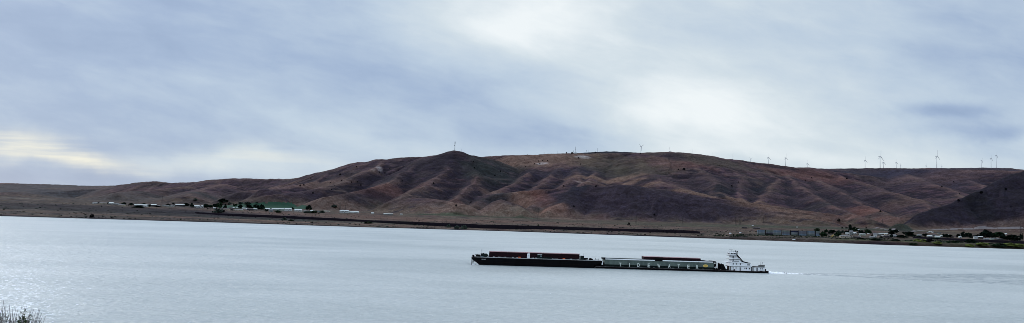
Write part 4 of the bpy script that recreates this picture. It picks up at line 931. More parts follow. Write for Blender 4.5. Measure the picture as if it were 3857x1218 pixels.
juni = [(1787, 633, 5), (1783, 610, 4), (1804, 624, 3), (1885, 647, 5), (1864, 662, 5), (1633, 692, 6), (1515, 682, 4), (1446, 642, 3), (1466, 636, 3), (1429, 649, 4), (1450, 652, 5), (1281, 657, 6), (1343, 628, 4), (1245, 688, 3), (1287, 680, 4), (1324, 687, 4), (1346, 687, 4), (1359, 698, 5), (1259, 701, 3), (1249, 715, 5), (1144, 697, 6), (1131, 700, 6), (1171, 672, 4), (1179, 728, 6), (1718, 774, 7), (1774, 763, 5), (1804, 723, 3), (1894, 622, 4), (1224, 694, 3)]
juni2 = [(2179, 595, 5), (2033, 617, 4), (2029, 607, 4), (2044, 604, 4), (2063, 606, 4), (2013, 618, 4), (1993, 626, 3), (1979, 628, 3), (2186, 619, 4), (2576, 638, 9), (2555, 639, 5), (2245, 702, 6), (2203, 698, 4), (2123, 702, 5), (2412, 579, 4), (2756, 701, 6), (2782, 686, 4), (2161, 778, 6), (2368, 844, 9), (2465, 811, 7), (2242, 574, 4), (2134, 575, 5), (2155, 577, 7)]
juni3 = [(3057, 670, 4), (3035, 679, 4), (3190, 673, 6), (3592, 685, 4), (3613, 731, 4), (3159, 830, 10), (3316, 796, 6), (3610, 755, 8), (3696, 725, 10), (3788, 712, 7), (3547, 703, 5)]
for lst, where, grp in ((juni, 'on the mast-topped butte', 'dark shrubs on the butte'), (juni2, 'on the big middle hill', 'dark shrubs on the middle hill'), (juni3, 'on the right-hand hills', 'dark shrubs on the right-hand hills')):
    for i, (a, b, s_) in enumerate(sorted(lst)):
        shrub(a, b, s_*.95, s_*.85, 'juniper', 'dark shrub %s, %s from the left' % (where, ORD[i]), grp, i)

# ------------------------------------------------------------------ houses
def house(px, py, wpx, hpx, wall, roof, label, group, rz=None, low=False, idx=0, dark_door=True):
    x, y, z = ground(px, py); k = y/F; w2 = max(3.0, wpx*k); h2 = max(1.8, hpx*k); dep_ = min(9.0, max(4.0, w2*.6))
    if rz is None: rz = math.radians(((idx*37) % 17)-8)
    o = empty('house' if not low else 'shed', (x, y+dep_*.5, z), rz)
    tag(o, label, 'house' if not low else 'shed', group)
    hw = h2*(.58 if not low else .72)
    mb = MB(); mb.box(-w2/2, w2/2, -dep_/2, dep_/2, -1.0, hw); wl2 = mb.build('wall', wall, o)
    mb = MB(); e_ = .35; r_ = .14
    mb.v += [(-w2/2-e_, -dep_/2-e_, hw-.02), (w2/2+e_, -dep_/2-e_, hw-.02), (w2/2+e_, dep_/2+e_, hw-.02), (-w2/2-e_, dep_/2+e_, hw-.02), (-w2/2-e_, 0, h2+.1), (w2/2+e_, 0, h2+.1)]
    mb.f += [(0, 1, 5, 4), (2, 3, 4, 5), (1, 2, 5), (3, 0, 4), (0, 3, 2, 1)]
    mb.build('roof', roof, o)
    n = max(1, int(w2/3.5))
    for q in range(n):
        xx = -w2/2+(q+.5)*w2/n
        if q == n//2 and dark_door:
            mb = MB(); mb.box(xx-.55, xx+.55, -dep_/2-.06, -dep_/2-.002, -.2, min(2.1, hw*.9)); mb.build('door', 'wall_dark', o)
        else:
            mb = MB(); mb.box(xx-.6, xx+.6, -dep_/2-.06, -dep_/2-.002, hw*.40, hw*.78); mb.build('window', 'window_dark', o)
    return o
WALLN = {'wall_white': 'white', 'wall_cream': 'cream', 'wall_grey': 'grey', 'wall_green': 'pale green', 'wall_dark': 'dark'}
ROOFN = {'roof_white': 'bright roof', 'roof_grey': 'grey roof', 'roof_brown': 'brown roof'}
def village(lst, where, grp):
    for i, (px, py, w2, h2, wa, ro, low) in enumerate(sorted(lst)):
        size = 'long' if w2 >= 26 else ('small' if w2 <= 10 else 'mid-sized')
        house(px, py, w2, h2, wa, ro, '%s %s %s with %s, %s building from left %s' % (size, WALLN[wa], 'shed' if low else 'house', ROOFN[ro], ORD[i], where), grp, low=low, idx=i)
ww, wc, wg, wn, wd_ = 'wall_white', 'wall_cream', 'wall_grey', 'wall_green', 'wall_dark'; rw, rg, rb = 'roof_white', 'roof_grey', 'roof_brown'
left_v = [(357, 767, 18, 5, ww, rg, 1), (387, 768, 32, 4, wc, rg, 1), (417, 770, 17, 8, ww, rw, 0), (438, 771, 14, 5, wg, rg, 1), (456, 775, 22, 4, wc, rg, 1), (522, 776, 36, 6, wg, rw, 1), (549, 779, 18, 8, ww, rw, 0), (576, 777, 22, 7, wd_, rw, 0), (594, 778, 14, 5, wg, rg, 1), (622, 778, 24, 5, wg, rg, 1), (648, 778, 14, 7, ww, rb, 0), (676, 777, 32, 7, wd_, rw, 1),
          (737, 782, 26, 8, ww, rw, 1), (753, 783, 9, 7, ww, rg, 0), (762, 782, 9, 8, ww, rw, 0), (807, 786, 9, 4, ww, rw, 1), (839, 787, 8, 7, ww, rg, 0), (852, 793, 22, 9, wc, rb, 0), (868, 792, 13, 10, wd_, rb, 0), (877, 786, 11, 4, wg, rw, 1), (894, 785, 9, 4, ww, rw, 1), (898, 794, 30, 5, wc, rg, 1), (918, 789, 14, 6, ww, rw, 1), (930, 791, 7, 7, ww, rw, 0), (940, 793, 22, 8, wd_, rb, 0), (958, 791, 17, 5, wg, rw, 1),
          (1007, 792, 16, 7, wg, rw, 0), (1020, 799, 12, 11, wg, rg, 0), (1045, 793, 44, 8, wn, rw, 1), (1084, 795, 26, 10, ww, rw, 1), (1122, 797, 27, 9, ww, rw, 0), (1152, 799, 18, 5, wg, rg, 1), (1176, 798, 16, 5, ww, rw, 1), (1198, 799, 12, 4, wg, rg, 1), (1231, 799, 20, 4, wc, rw, 1)]
village(left_v, 'in the left village', 'buildings of the left village')
sheds = [(1296, 802, 34, 10, ww, rw, 1), (1332, 803, 37, 7, ww, rw, 1), (1403, 806, 10, 5, ww, rw, 1), (1462, 809, 35, 4, wg, rw, 1), (1511, 810, 9, 4, ww, rw, 1)]
village(sheds, 'right of that village', 'sheds on the plain below the butte')
right_v = [(3186, 897, 36, 9, wc, rg, 1), (3193, 884, 13, 7, ww, rw, 0), (3208, 885, 12, 16, wg, rg, 0), (3219, 882, 14, 6, ww, rw, 0), (3219, 895, 9, 4, wg, rw, 1), (3239, 894, 8, 5, wg, rw, 1), (3251, 887, 20, 6, wn, rw, 1), (3272, 883, 5, 4, ww, rw, 1), (3230, 896, 22, 6, wd_, rb, 1), (3288, 896, 20, 5, wg, rg, 1), (3297, 892, 11, 13, ww, rg, 0), (3309, 887, 22, 6, wg, rg, 1), (3323, 884, 20, 5, wd_, rw, 1), (3339, 886, 12, 6, wc, rw, 0), (3326, 890, 5, 4, ww, rw, 1), (3340, 895, 20, 7, wd_, rb, 1), (3366, 894, 24, 10, wg, rg, 0)]
village(right_v, 'by the containers', 'buildings in the right village by the containers')
right_w = [(3441, 891, 13, 4, wd_, rw, 1), (3465, 891, 17, 7, wg, rg, 0), (3504, 895, 17, 8, wg, rw, 0), (3505, 875, 9, 4, ww, rw, 1), (3515, 878, 6, 5, ww, rg, 0), (3497, 879, 7, 4, wg, rg, 1), (3540, 882, 11, 4, wg, rg, 1), (3520, 892, 14, 9, wg, rb, 0), (3533, 896, 16, 7, wn, rw, 0), (3547, 893, 8, 6, wn, rw, 0), (3571, 889, 11, 5, wd_, rw, 1), (3618, 897, 9, 6, ww, rw, 0), (3615, 890, 9, 5, wg, rg, 1),
           (3677, 900, 14, 10, ww, rg, 0), (3695, 899, 18, 8, wd_, rw, 1), (3718, 907, 18, 9, wg, rg, 0), (3737, 903, 13, 6, wn, rg, 1), (3753, 902, 16, 5, wg, rg, 1), (3771, 905, 20, 5, wd_, rg, 1), (3790, 884, 7, 5, ww, rw, 0), (3840, 906, 10, 5, wg, rw, 1)]
village(right_w, 'below the dark hill', 'buildings below the dark right-hand hill')

def grove(lst, where, grp):
    for i, (px, py, w2, h2, sh, m_) in enumerate(sorted(lst)):
        kind = {'round': 'round-crowned', 'cone': 'pointed', 'poplar': 'tall narrow', 'wide': 'broad low', 'bush': 'bushy'}[sh]
        colr = {'tree_dark': 'dark', 'tree_mid': 'green', 'tree_grey': 'grey-green', 'tree_yellow': 'yellow-green', 'juniper': 'blackish'}[m_]
        if sh == 'bush': shrub(px, py-h2*.4, w2, h2, m_, '%s bush, %s plant from left %s' % (colr, ORD[i], where), grp, i)
        else: tree(px, py, w2, h2, sh, m_, '%s %s tree, %s plant from left %s' % (kind, colr, ORD[i], where), grp, idx=i)
td, tm, tg, ty = 'tree_dark', 'tree_mid', 'tree_grey', 'tree_yellow'
grove([(408, 769, 6, 7, 'round', td), (372, 767, 6, 5, 'round', td), (466, 772, 13, 8, 'round', td), (495, 773, 14, 7, 'wide', td), (520, 783, 38, 7, 'bush', td), (541, 772, 12, 6, 'round', tm), (562, 779, 10, 9, 'round', td), (592, 781, 26, 5, 'bush', 'juniper'), (634, 777, 14, 8, 'round', td), (653, 772, 10, 8, 'round', td), (692, 778, 8, 7, 'bush', td), (703, 778, 16, 11, 'round', td), (723, 781, 11, 18, 'cone', td), (777, 784, 18, 14, 'round', td), (793, 783, 14, 9, 'round', tm), (812, 782, 18, 14, 'round', td), (827, 787, 16, 22, 'round', tm), (849, 787, 12, 18, 'cone', td), (866, 771, 12, 8, 'wide', tg), (885, 779, 11, 12, 'round', tm), (905, 786, 12, 14, 'round', td), (906, 768, 16, 6, 'wide', tg), (932, 768, 24, 6, 'wide', tg), (938, 786, 24, 13, 'wide', td), (966, 786, 18, 13, 'round', td), (987, 788, 13, 24, 'cone', td), (968, 764, 8, 4, 'wide', tg), (820, 800, 34, 11, 'bush', tg), (838, 799, 20, 8, 'bush', 'juniper'), (978, 790, 24, 9, 'wide', td), (1003, 797, 10, 9, 'round', td), (1048, 803, 20, 9, 'round', tm), (1102, 789, 10, 10, 'cone', td), (1163, 793, 17, 18, 'round', td), (1160, 804, 26, 8, 'bush', tg)], 'in the left village', 'trees and bushes of the left village')
grove([(738, 756, 14, 7, 'wide', tg), (841, 761, 27, 11, 'wide', td), (1212, 803, 20, 8, 'bush', tg), (1185, 804, 24, 9, 'bush', tm), (1258, 782, 16, 9, 'wide', tg), (347, 820, 15, 11, 'bush', 'juniper'), (1070, 830, 18, 9, 'bush', tg), (1097, 834, 20, 6, 'bush', tm), (1690, 857, 13, 10, 'bush', tg), (1722, 862, 18, 10, 'bush', tg), (1747, 863, 22, 12, 'bush', tg), (1560, 846, 26, 5, 'bush', tm), (1390, 842, 30, 6, 'bush', tm), (420, 822, 8, 4, 'bush', 'juniper'), (2028, 852, 6, 5, 'bush', tm)], 'standing alone on the river plain', 'lone bushes on the river plain')
grove([(3078, 872, 16, 10, 'wide', tm), (3102, 893, 22, 18, 'round', tm), (3112, 878, 10, 12, 'round', tm), (3133, 880, 25, 14, 'round', td), (3155, 892, 19, 14, 'round', tm), (3167, 882, 17, 15, 'round', tg), (3153, 882, 8, 10, 'round', td), (3190, 882, 15, 13, 'round', td), (3201, 877, 11, 29, 'poplar', td), (3221, 875, 20, 17, 'round', tm), (3236, 880, 9, 14, 'cone', td), (3247, 881, 13, 11, 'round', td), (3266, 880, 22, 13, 'wide', tm), (3172, 861, 7, 5, 'bush', td), (3188, 861, 8, 5, 'bush', td), (3263, 861, 6, 4, 'bush', td), (3285, 892, 8, 8, 'bush', td), (3318, 897, 10, 6, 'bush', td), (3364, 884, 27, 20, 'round', td), (3357, 896, 10, 12, 'round', td), (3407, 882, 12, 8, 'round', td), (3400, 896, 30, 9, 'wide', td), (3430, 891, 28, 15, 'wide', td), (3457, 896, 30, 6, 'bush', td), (3486, 893, 20, 13, 'round', td), (3240, 902, 28, 5, 'bush', td), (3300, 906, 36, 6, 'bush', td), (3372, 908, 28, 6, 'bush', td)], 'in the right village', 'trees and bushes of the right village')
grove([(3560, 894, 14, 13, 'round', td), (3577, 896, 20, 10, 'wide', td), (3611, 894, 14, 10, 'wide', td), (3631, 897, 18, 20, 'round', td), (3645, 894, 11, 17, 'round', td), (3655, 898, 9, 20, 'poplar', td), (3668, 898, 16, 9, 'wide', td), (3686, 895, 22, 10, 'wide', td), (3712, 897, 28, 28, 'round', td), (3728, 898, 14, 26, 'poplar', td), (3740, 897, 12, 20, 'round', td), (3760, 898, 38, 20, 'wide', tm), (3795, 905, 34, 22, 'round', td), (3818, 906, 32, 18, 'wide', td), (3837, 896, 5, 8, 'poplar', td), (3845, 905, 6, 24, 'poplar', td), (3851, 905, 5, 23, 'poplar', td), (3500, 913, 25, 13, 'round', 'juniper'), (3655, 916, 30, 13, 'wide', td), (3520, 901, 30, 5, 'bush', td), (3610, 912, 30, 5, 'bush', td), (3475, 912, 28, 9, 'bush', ty), (3455, 908, 22, 7, 'bush', ty), (3530, 918, 26, 7, 'bush', ty), (3580, 915, 30, 7, 'bush', tm), (3700, 924, 40, 8, 'bush', ty), (3760, 928, 44, 10, 'bush', tm), (3800, 926, 40, 9, 'bush', ty), (3835, 930, 36, 10, 'bush', ty), (3650, 928, 30, 7, 'bush', ty), (3440, 922, 26, 6, 'bush', tm)], 'below the dark hill', 'trees and bushes below the dark right-hand hill')

# ------------------------------------------------------------------ containers by the river
cbx = [(2853, 2881), (2886, 2914), (2915, 2943), (2947, 2975), (2979, 3005.5), (3009, 3038), (3041, 3069), (3073, 3089)]
gy = lambda px: 884.5+(px-2850)*.0195
pal = ['box_green_grey', 'box_blue_grey', 'box_steel_blue', 'box_slate']
tiern = ['bottom', 'middle', 'top']
for i, (a, b) in enumerate(cbx):
    pc_ = (a+b)/2; x, y, z = ground(pc_, gy(pc_)); k = y/F; w2 = (b-a)*k-.25; th = 17.2*k/3
    for j in range(3):
        key = pal[(i*2+j) % 4]
        if i in (1,) and j == 0: key = 'box_black_navy'
        if i == 4 and j == 2: key = 'box_navy'
        if i == 5 and j == 2: key = 'box_slate'
        mb = MB(); mb.box(-w2/2, w2/2, -1.25, 1.25, .05, th-.03)
        n = int(w2/.6)
        for q in range(n): xx = -w2/2+.3+q*(w2-.6)/max(1, n-1); mb.box(xx-.09, xx+.09, -1.30, -1.251, .22, th-.22)
        mb.box(-w2/2, w2/2, -1.33, -1.251, .05, .2); mb.box(-w2/2, w2/2, -1.33, -1.251, th-.2, th-.03)
        cn = {'box_green_grey': 'grey-green', 'box_blue_grey': 'blue-grey', 'box_steel_blue': 'steel blue', 'box_slate': 'slate grey', 'box_navy': 'navy blue', 'box_black_navy': 'near-black'}[key]
        o = mb.build('shipping_container', key); o.location = (x, y+1.3, z+.15+j*th); o.rotation_euler = (0, 0, 0)
        tag(o, '%s container, %s tier of the %s stack from the left' % (cn, tiern[j], ORD[i]), 'container', 'stacked shipping containers beside the river')
for i, q in enumerate((2883.5, 2945, 2977, 3007.2, 3039.5, 3071)):
    x, y, z = ground(q, gy(q)); k = y/F
    mb = MB(); mb.box(-.65, .65, -.5, .5, -1, 18.2*k)
    mb.box(-.8, .8, -.7, .7, 18.2*k, 18.2*k+.3)
    o = mb.build('support_frame', 'black_steel'); o.location = (x, y+.2, z)
    tag(o, 'black upright frame between container stacks, the %s from the left' % ORD[i], 'frame', 'black frames between the container stacks')

# ------------------------------------------------------------------ poles, pylons, masts
def light_pole(px, py_base, py_top, i):
    x, y, z = ground(px, py_base); k = y/F; h = (py_base-py_top)*k
    o = empty('light_pole', (x, y, z)); tag(o, 'tall light pole with white lamp head, %s from left on the right shore' % ORD[i], 'light pole', 'light poles on the right shore')
    mb = MB(); mb.tube((0, 0, -1), (0, 0, h), .22, 6, .14); mb.build('pole', 'mast_grey', o)
    mb = MB(); mb.box(-1.9, 1.9, -.4, .4, h, h+1.0); mb.box(-2.2, 1.0, -.5, .5, h+1.0, h+1.3); mb.build('lamp_head', 'white_paint', o)
for i, (a, b, c) in enumerate(((2835, 879, 851), (3002, 878, 857), (3234, 882, 866))): light_pole(a, b, c, i)
def pylon(px, pyb, pyt, wpx, i, two=True):
    x, y, z = ground(px, pyb); k = y/F; h = (pyb-pyt)*k; w2 = wpx*k
    o = empty('transmission_pylon', (x, y, z)); tag(o, 'faint brown lattice power pylon, %s from the left below the hills' % ORD[i], 'pylon', 'power pylons standing below the hills')
    mb = MB(); r_ = .16
    cs = [(-1, -1), (1, -1), (1, 1), (-1, 1)]; lv = [(0, .5), (.35, .26), (.62, .14), (1, .05)]
    for (f0, s0), (f1, s1) in zip(lv[:-1], lv[1:]):
        for k_ in range(4):
            a, b = cs[k_], cs[(k_+1) % 4]
            mb.tube((a[0]*s0*w2, a[1]*s0*w2, f0*h-(.8 if f0 == 0 else 0)), (a[0]*s1*w2, a[1]*s1*w2, f1*h), r_, 4)
            mb.tube((a[0]*s0*w2, a[1]*s0*w2, f0*h), (b[0]*s1*w2, b[1]*s1*w2, f1*h), r_*.6, 4)
    mb.build('lattice_tower', 'pylon_brown', o)
    mb = MB()
    for f, s_ in ((.66, 1.0), (.8, .8), (.93, .55)): mb.tube((-w2*s_*.9, 0, f*h), (w2*s_*.9, 0, f*h), r_, 4); mb.tube((-w2*s_*.9, 0, f*h), (0, 0, f*h+.07*h), r_*.6, 4); mb.tube((w2*s_*.9, 0, f*h), (0, 0, f*h+.07*h), r_*.6, 4)
    mb.build('cross_arm', 'pylon_brown', o)
for i, (a, b, c, w2) in enumerate(((440, 752, 728, 5), (610, 765, 738, 5), (1280, 790, 765, 6), (1300, 797, 772, 5), (2027, 830, 783, 8), (2396, 843, 810, 6), (2571, 848, 815, 5), (2771, 851, 812, 5), (2787, 850, 816, 6), (2876, 848, 820, 6), (3325, 852, 825, 6), (3845, 885, 850, 6))): pylon(a, b, c, w2, i)
for i, (a, b, c) in enumerate(((2750, 898, 886), (2867, 880, 868), (2899, 868, 849), (3110, 877, 858), (3251, 886, 870), (3318, 880, 866), (3328, 880, 865), (3335, 881, 867), (3342, 881, 868), (1279, 800, 783), (945, 765, 755))):
    x, y, z = ground(a, b); k = y/F; h = (b-c)*k
    mb = MB(); mb.tube((0, 0, -1), (0, 0, h), .18, 5, .12); mb.tube((-1.1, 0, h*.92), (1.1, 0, h*.92), .09, 4)
    o = mb.build('utility_pole', 'pylon_brown'); o.location = (x, y, z)
    tag(o, 'thin dark wooden utility pole, %s from the left among those by the villages' % ORD[[q[0] for q in sorted(((945,), (1279,), (2750,), (2867,), (2899,), (3110,), (3251,), (3318,), (3328,), (3335,), (3342,)))].index(a)], 'utility pole', 'utility poles near the villages')
def crest(px, back=10):
    """top of the skyline at a photo column, a little way behind it"""
    t, e = ray(px, 620); i = int(np.searchsorted(tt, t)); a = (H[:, i]-CAMZ)/yy; ok = (yy > 2200) & (yy < 7000)
    j = int(np.argmax(np.where(ok, a, -9))); Y = float(yy[j])+back; return t*Y, Y, hgt(t*Y, Y)
masts = [(1711, 534, 'tall', 'tall grey mast with panel antennas standing alone on the summit of the butte'), (1736, 561, 'thin', 'very thin short mast just right of the tall mast on the butte'),
         (1985, 581, 'fat', 'short lattice mast on the pale saddle, leftmost on that ridge'), (2048, 575, 'fat', 'short lattice mast in the middle of the pale saddle ridge'), (2098, 568, 'thin', 'thin mast at the left shoulder of the big middle hill'),
         (2159, 567, 'dish', 'short mast with dish left of the tall lattice mast on the middle hill'), (2166, 553, 'lattice', 'tallest lattice mast on the left part of the middle hill'), (2207, 566, 'dish', 'stubby mast crowded with antennas on the middle hill'),
         (2215, 567, 'thin', 'thin mast immediately right of the stubby antenna mast'), (2250, 558, 'lattice', 'tall lattice mast at the left end of the dark distant field')]
for px, top, kd, lb in masts:
    x, y, z = crest(px); k = y/F
    pyc = None
    t, e = ray(px, top); zt = CAMZ+e*y; h = zt-z
    o = empty('communication_mast', (x, y, z)); tag(o, lb, 'mast', 'communication masts on the ridge')
    if kd == 'tall':
        mb = MB(); mb.tube((0, 0, -3), (0, 0, h*.72), 1.3, 8, 1.0); mb.tube((0, 0, h*.7), (0, 0, h*.78), .6, 6); mb.build('pole', 'mast_grey', o)
        mb = MB(); mb.tube((0, 0, h*.76), (0, 0, h), 1.8, 8); mb.build('antenna_array', 'mast_grey', o)
        mb = MB(); mb.tube((-1.6, 0, h*.56), (-1.6, 0, h*.66), 1.5, 8); mb.build('dish_antenna', 'mast_grey', o)
    else:
        r_ = {'thin': .35, 'fat': .8, 'dish': .7, 'lattice': .8}[kd]
        mb = MB(); mb.tube((0, 0, -6), (0, 0, h), r_, 5, r_*.6)
        if kd in ('lattice', 'fat'):
            for q in range(6): mb.tube((-r_*1.5, 0, h*q/6), (r_*1.5, 0, h*(q+1)/6), .15, 4)
        mb.build('pole', 'mast_grey', o)
        if kd != 'thin':
            mb = MB()
            for q in ((.95,), (.75,), (.55,)) if kd == 'lattice' else ((.8,), (.6,)): mb.tube((-.2, -.8, h*q[0]), (1.8, -.8, h*q[0]), 1.1, 8)
            mb.build('dish_antenna', 'mast_grey', o)
x, y, z = crest(2168, -30); house_ = house(2168, 579, 11, 4, 'wall_white', 'roof_grey', 'tiny pale equipment hut beside the lattice mast on top of the middle hill', None, low=True)

# ------------------------------------------------------------------ wind turbines
yaw0 = math.radians(38)
def turbine(px, hy, bl, ang, back, lb, idx):
    x, y, z = crest(px, back); t, e = ray(px, hy); k = y/F; zh = CAMZ+e*y; r_ = bl*k
    h = zh-z
    if h < r_*1.2: z = zh-r_*1.9; h = zh-z
    o = empty('wind_turbine', (x, y, z), yaw0); tag(o, lb, 'wind turbine', 'wind turbines along the ridge')
    s_ = r_/40
    mb = MB(); mb.tube((0, 0, -4), (0, 0, h), 1.7*s_+.15, 10, .9*s_+.12); mb.build('tower', 'turbine_white', o, True)
    mb = MB(); mb.box(-3.0*s_-.2, 3.0*s_+.2, -1.6*s_, 1.6*s_, h-1.6*s_, h+2.0*s_)
    for v in range(len(mb.v)): a = mb.v[v]; mb.v[v] = (a[1], a[0]*2.0+3*s_, a[2])
    mb.build('nacelle', 'turbine_white', o)
    yb = -4.6*s_-.6
    mb = MB(); mb.tube((0, yb+2.4*s_, h), (0, yb-1.2*s_, h), 1.7*s_+.3, 10, .7*s_+.2); hb_ = mb.build('hub', 'turbine_white', o)
    for q in range(3):
        a = math.radians(ang+120*q); mb = MB(); c0 = 1.3*s_+.25
        mb.v += [(-c0*.6, 0, 0), (c0*.6, 0, 0), (c0*1.1, .5, r_*.22), (-c0*.9, -.3, r_*.22), (c0*.25, .1, r_), (-c0*.25, -.1, r_)]
        mb.v += [(p_[0]*.8, p_[1]+.7*s_+.2, p_[2]) for p_ in mb.v[:6]]
        mb.f += [(0, 1, 2, 3), (3, 2, 4, 5), (7, 6, 9, 8), (8, 9, 11, 10), (1, 0, 6, 7), (2, 1, 7, 8), (0, 3, 9, 6), (4, 2, 8, 10), (3, 5, 11, 9), (5, 4, 10, 11)]
        b_ = mb.build('blade', 'turbine_white', o); b_.location = (0, yb, h); b_.rotation_euler = (0, a, 0)
    return o
turb = [(2413, 552, 17, 60, 60), (2522, 571, 18, -22, 200), (2604, 583, 20, 0, 260), (2683, 591, 17, 0, 300), (2758, 601, 22, 0, 120), (2827, 600, 12, 60, 60), (2894, 594, 16, 2, 60), (2959, 595, 16, 0, 60), (3041, 617, 13, 0, 90),
        (3258.5, 605, 15, 0, 60), (3315, 591, 25, 3, 40), (3327.5, 612, 16, 2, 90), (3376, 613, 13, 2, 90), (3391.5, 622, 9, -30, 120), (3488, 625, 9, 15, 160), (3528.5, 589, 23, 2, 40), (3546, 626, 7, 0, 200), (3697.5, 605, 12, 30, 90), (3733, 598, 15, 8, 60), (3752.5, 586, 16, 12, 40)]
for i, (a, b, c, d1, e1) in enumerate(turb):
    turbine(a, b, c, d1, e1, '%s pale wind turbine on the skyline, the %s from the left' % ('tall' if c >= 20 else ('distant' if c <= 10 else 'slender'), ORD[i]), i)

# ------------------------------------------------------------------ embankments, road, field
def embankment(tab, name, label, m_='rock_fill'):
    vs, fs = [], []; n = 0
    pxs = np.arange(tab[0][0], tab[-1][0]+1, 6.)
    r = random.Random(5)
    for q in pxs:
        yt_ = np.interp(q, [a[0] for a in tab], [a[1] for a in tab])-1.2; yb_ = np.interp(q, [a[0] for a in tab], [a[2] for a in tab])+1.0
        x, y, z = ground(q, yb_); t, e = ray(q, yt_); Yt = y+6; zt = CAMZ+e*Yt+r.uniform(-.25, .25)
        if n: zt = .6*zt+.4*last
        last = zt
        vs += [(t*(y-.5), y-.5, z-1.2), (t*(y+2.5), y+2.5, z+(zt-z)*.5+r.uniform(-.4, .4)), (t*Yt, Yt, zt), (t*(Yt+6), Yt+6, zt), (t*(Yt+13), Yt+13, z-1.5)]; n += 1
    for i in range(n-1):
        for j in range(4): a = i*5+j; fs.append((a, a+5, a+6, a+1))
    me = D.meshes.new(name); me.from_pydata(vs, [], fs); me.materials.append(M[m_]); o = D.objects.new(name, me); col.objects.link(o); o['kind'] = 'structure'
    return o
embankment([(735, 801, 803.5), (800, 804, 808), (900, 808, 815), (1000, 811.5, 818.5), (1200, 821, 828), (1400, 831.5, 837), (1600, 839, 849), (1700, 843, 854), (1800, 847, 859), (1900, 849.5, 862), (2000, 852, 863), (2100, 855, 864), (2200, 858.5, 867.5), (2300, 862, 869), (2400, 864.5, 873), (2500, 867, 876), (2600, 870, 878.5), (2640, 875, 879)], 'railway_embankment', '')
embankment([(3440, 893, 897), (3580, 899, 904), (3700, 904, 912), (3857, 911, 918), (4000, 918, 925)], 'railway_embankment', '')
def ribbon(pts, w2, name, m_, lift=.35):
    vs, fs = [], []; P_ = []
    for (a, b), (c, d1) in zip(pts[:-1], pts[1:]):
        for f in np.linspace(0, 1, 14, endpoint=False): P_.append(ground(a+(c-a)*f, b+(d1-b)*f))
    P_.append(ground(*pts[-1]))
    for i, p_ in enumerate(P_):
        for s_ in (-1, 1): X_, Y_ = p_[0], p_[1]+s_*w2/2; vs.append((X_, Y_, hgt(X_, Y_)+lift))
    for i in range(len(P_)-1): fs.append((2*i, 2*i+2, 2*i+3, 2*i+1))
    me = D.meshes.new(name); me.from_pydata(vs, [], fs); me.materials.append(M[m_]); o = D.objects.new(name, me); col.objects.link(o); o['kind'] = 'structure'; return o
ribbon([(3290, 861), (3310, 859), (3340, 864), (3380, 868)], 26, 'road', 'road_grey')
ribbon([(3432, 873), (3470, 869), (3530, 866), (3620, 863), (3740, 861), (3857, 858)], 14, 'road', 'road_grey')
# irrigated field: its own sheet lying on the hill foot
poly = [ground(*q)[:2] for q in ((820, 781), (840, 774), (900, 768), (1000, 762.5), (1060, 761), (1100, 762), (1106, 767), (1114, 772), (1165, 782), (1162, 786), (1000, 788), (900, 787), (820, 785))]
def inside(X, Y):
    c = np.zeros(X.shape, bool)
    for (x1, y1), (x2, y2) in zip(poly, poly[1:]+poly[:1]):
        c ^= ((y1 > Y) != (y2 > Y)) & (X < (x2-x1)*(Y-y1)/((y2-y1)+1e-9)+x1)
    return c
ins = inside(XX, YY); q_ = ins[:-1, :-1] & ins[1:, :-1] & ins[:-1, 1:] & ins[1:, 1:]
jj, ii = np.nonzero(q_)
if len(jj):
    ids = np.unique(np.concatenate([jj*NX+ii, jj*NX+ii+1, (jj+1)*NX+ii, (jj+1)*NX+ii+1])); mp = -np.ones(NX*NY, int); mp[ids] = np.arange(len(ids))
    vs = np.stack([XX.ravel()[ids], YY.ravel()[ids], H.ravel()[ids]+.6], -1)
    fs = np.stack([mp[jj*NX+ii], mp[jj*NX+ii+1], mp[(jj+1)*NX+ii+1], mp[(jj+1)*NX+ii]], -1)
    me = D.meshes.new('crop_field'); me.from_pydata(vs.tolist(), [], fs.tolist()); me.materials.append(M['crop_green'])
    o = D.objects.new('crop_field', me); col.objects.link(o); o['kind'] = 'structure'
print('FIELD', len(jj))
# low scrub scattered over the river plain
def scrub(n, seed, xa=-60):
    r = random.Random(seed); vs, fs = [], []
    for i in range(n):
        px = r.uniform(xa, 3920); sh = float(np.interp(px, [0, 1500, 2500, 3857], [1480, 1530, 1514, 1452]))
        Y = sh+6+r.random()**1.5*((700 if px < 2600 else 420) if xa < 0 else 170); t = (px-CX)/F; X = t*Y; z = hgt(X, Y)
        if z < .4: continue
        if perlin(np.float32(X/70), np.float32(Y/35), 77) < -.05+.2*r.random(): continue
        w2 = r.uniform(.8, 2.4)*(1.4 if r.random() < .15 else 1); h2 = w2*r.uniform(.35, .7)
        for k in range(5):
            a = r.uniform(0, 6.28); dx, dy = math.cos(a)*w2*.6, math.sin(a)*w2*.6; cx_, cy_ = X+r.uniform(-.5, .5)*w2, Y+r.uniform(-.5, .5)*w2
            o = len(vs); vs += [(cx_-dx, cy_-dy, z-.2), (cx_+dx, cy_+dy, z-.2), (cx_+dx*.5, cy_+dy*.5, z+h2*r.uniform(.6, 1)), (cx_-dx*.6, cy_-dy*.6, z+h2*r.uniform(.6, 1))]; fs.append((o, o+1, o+2, o+3))
    return vs, fs
for nm, m_, n, sd, xa in (('dark_scrub', 'tree_dark', 2600, 1, -60), ('grey_scrub', 'tree_grey', 2200, 2, -60), ('bank_scrub', 'tree_mid', 2400, 3, 2700)):
    vs, fs = scrub(n, sd, xa); me = D.meshes.new(nm); me.from_pydata(vs, [], fs); me.materials.append(M[m_]); o = D.objects.new(nm, me); col.objects.link(o)
    tag(o, {1: 'dark low scrub dotted over the river plain', 2: 'grey-green low scrub dotted over the river plain', 3: 'green low scrub crowding the bank below the right village'}[sd], 'scrub', kind='stuff')

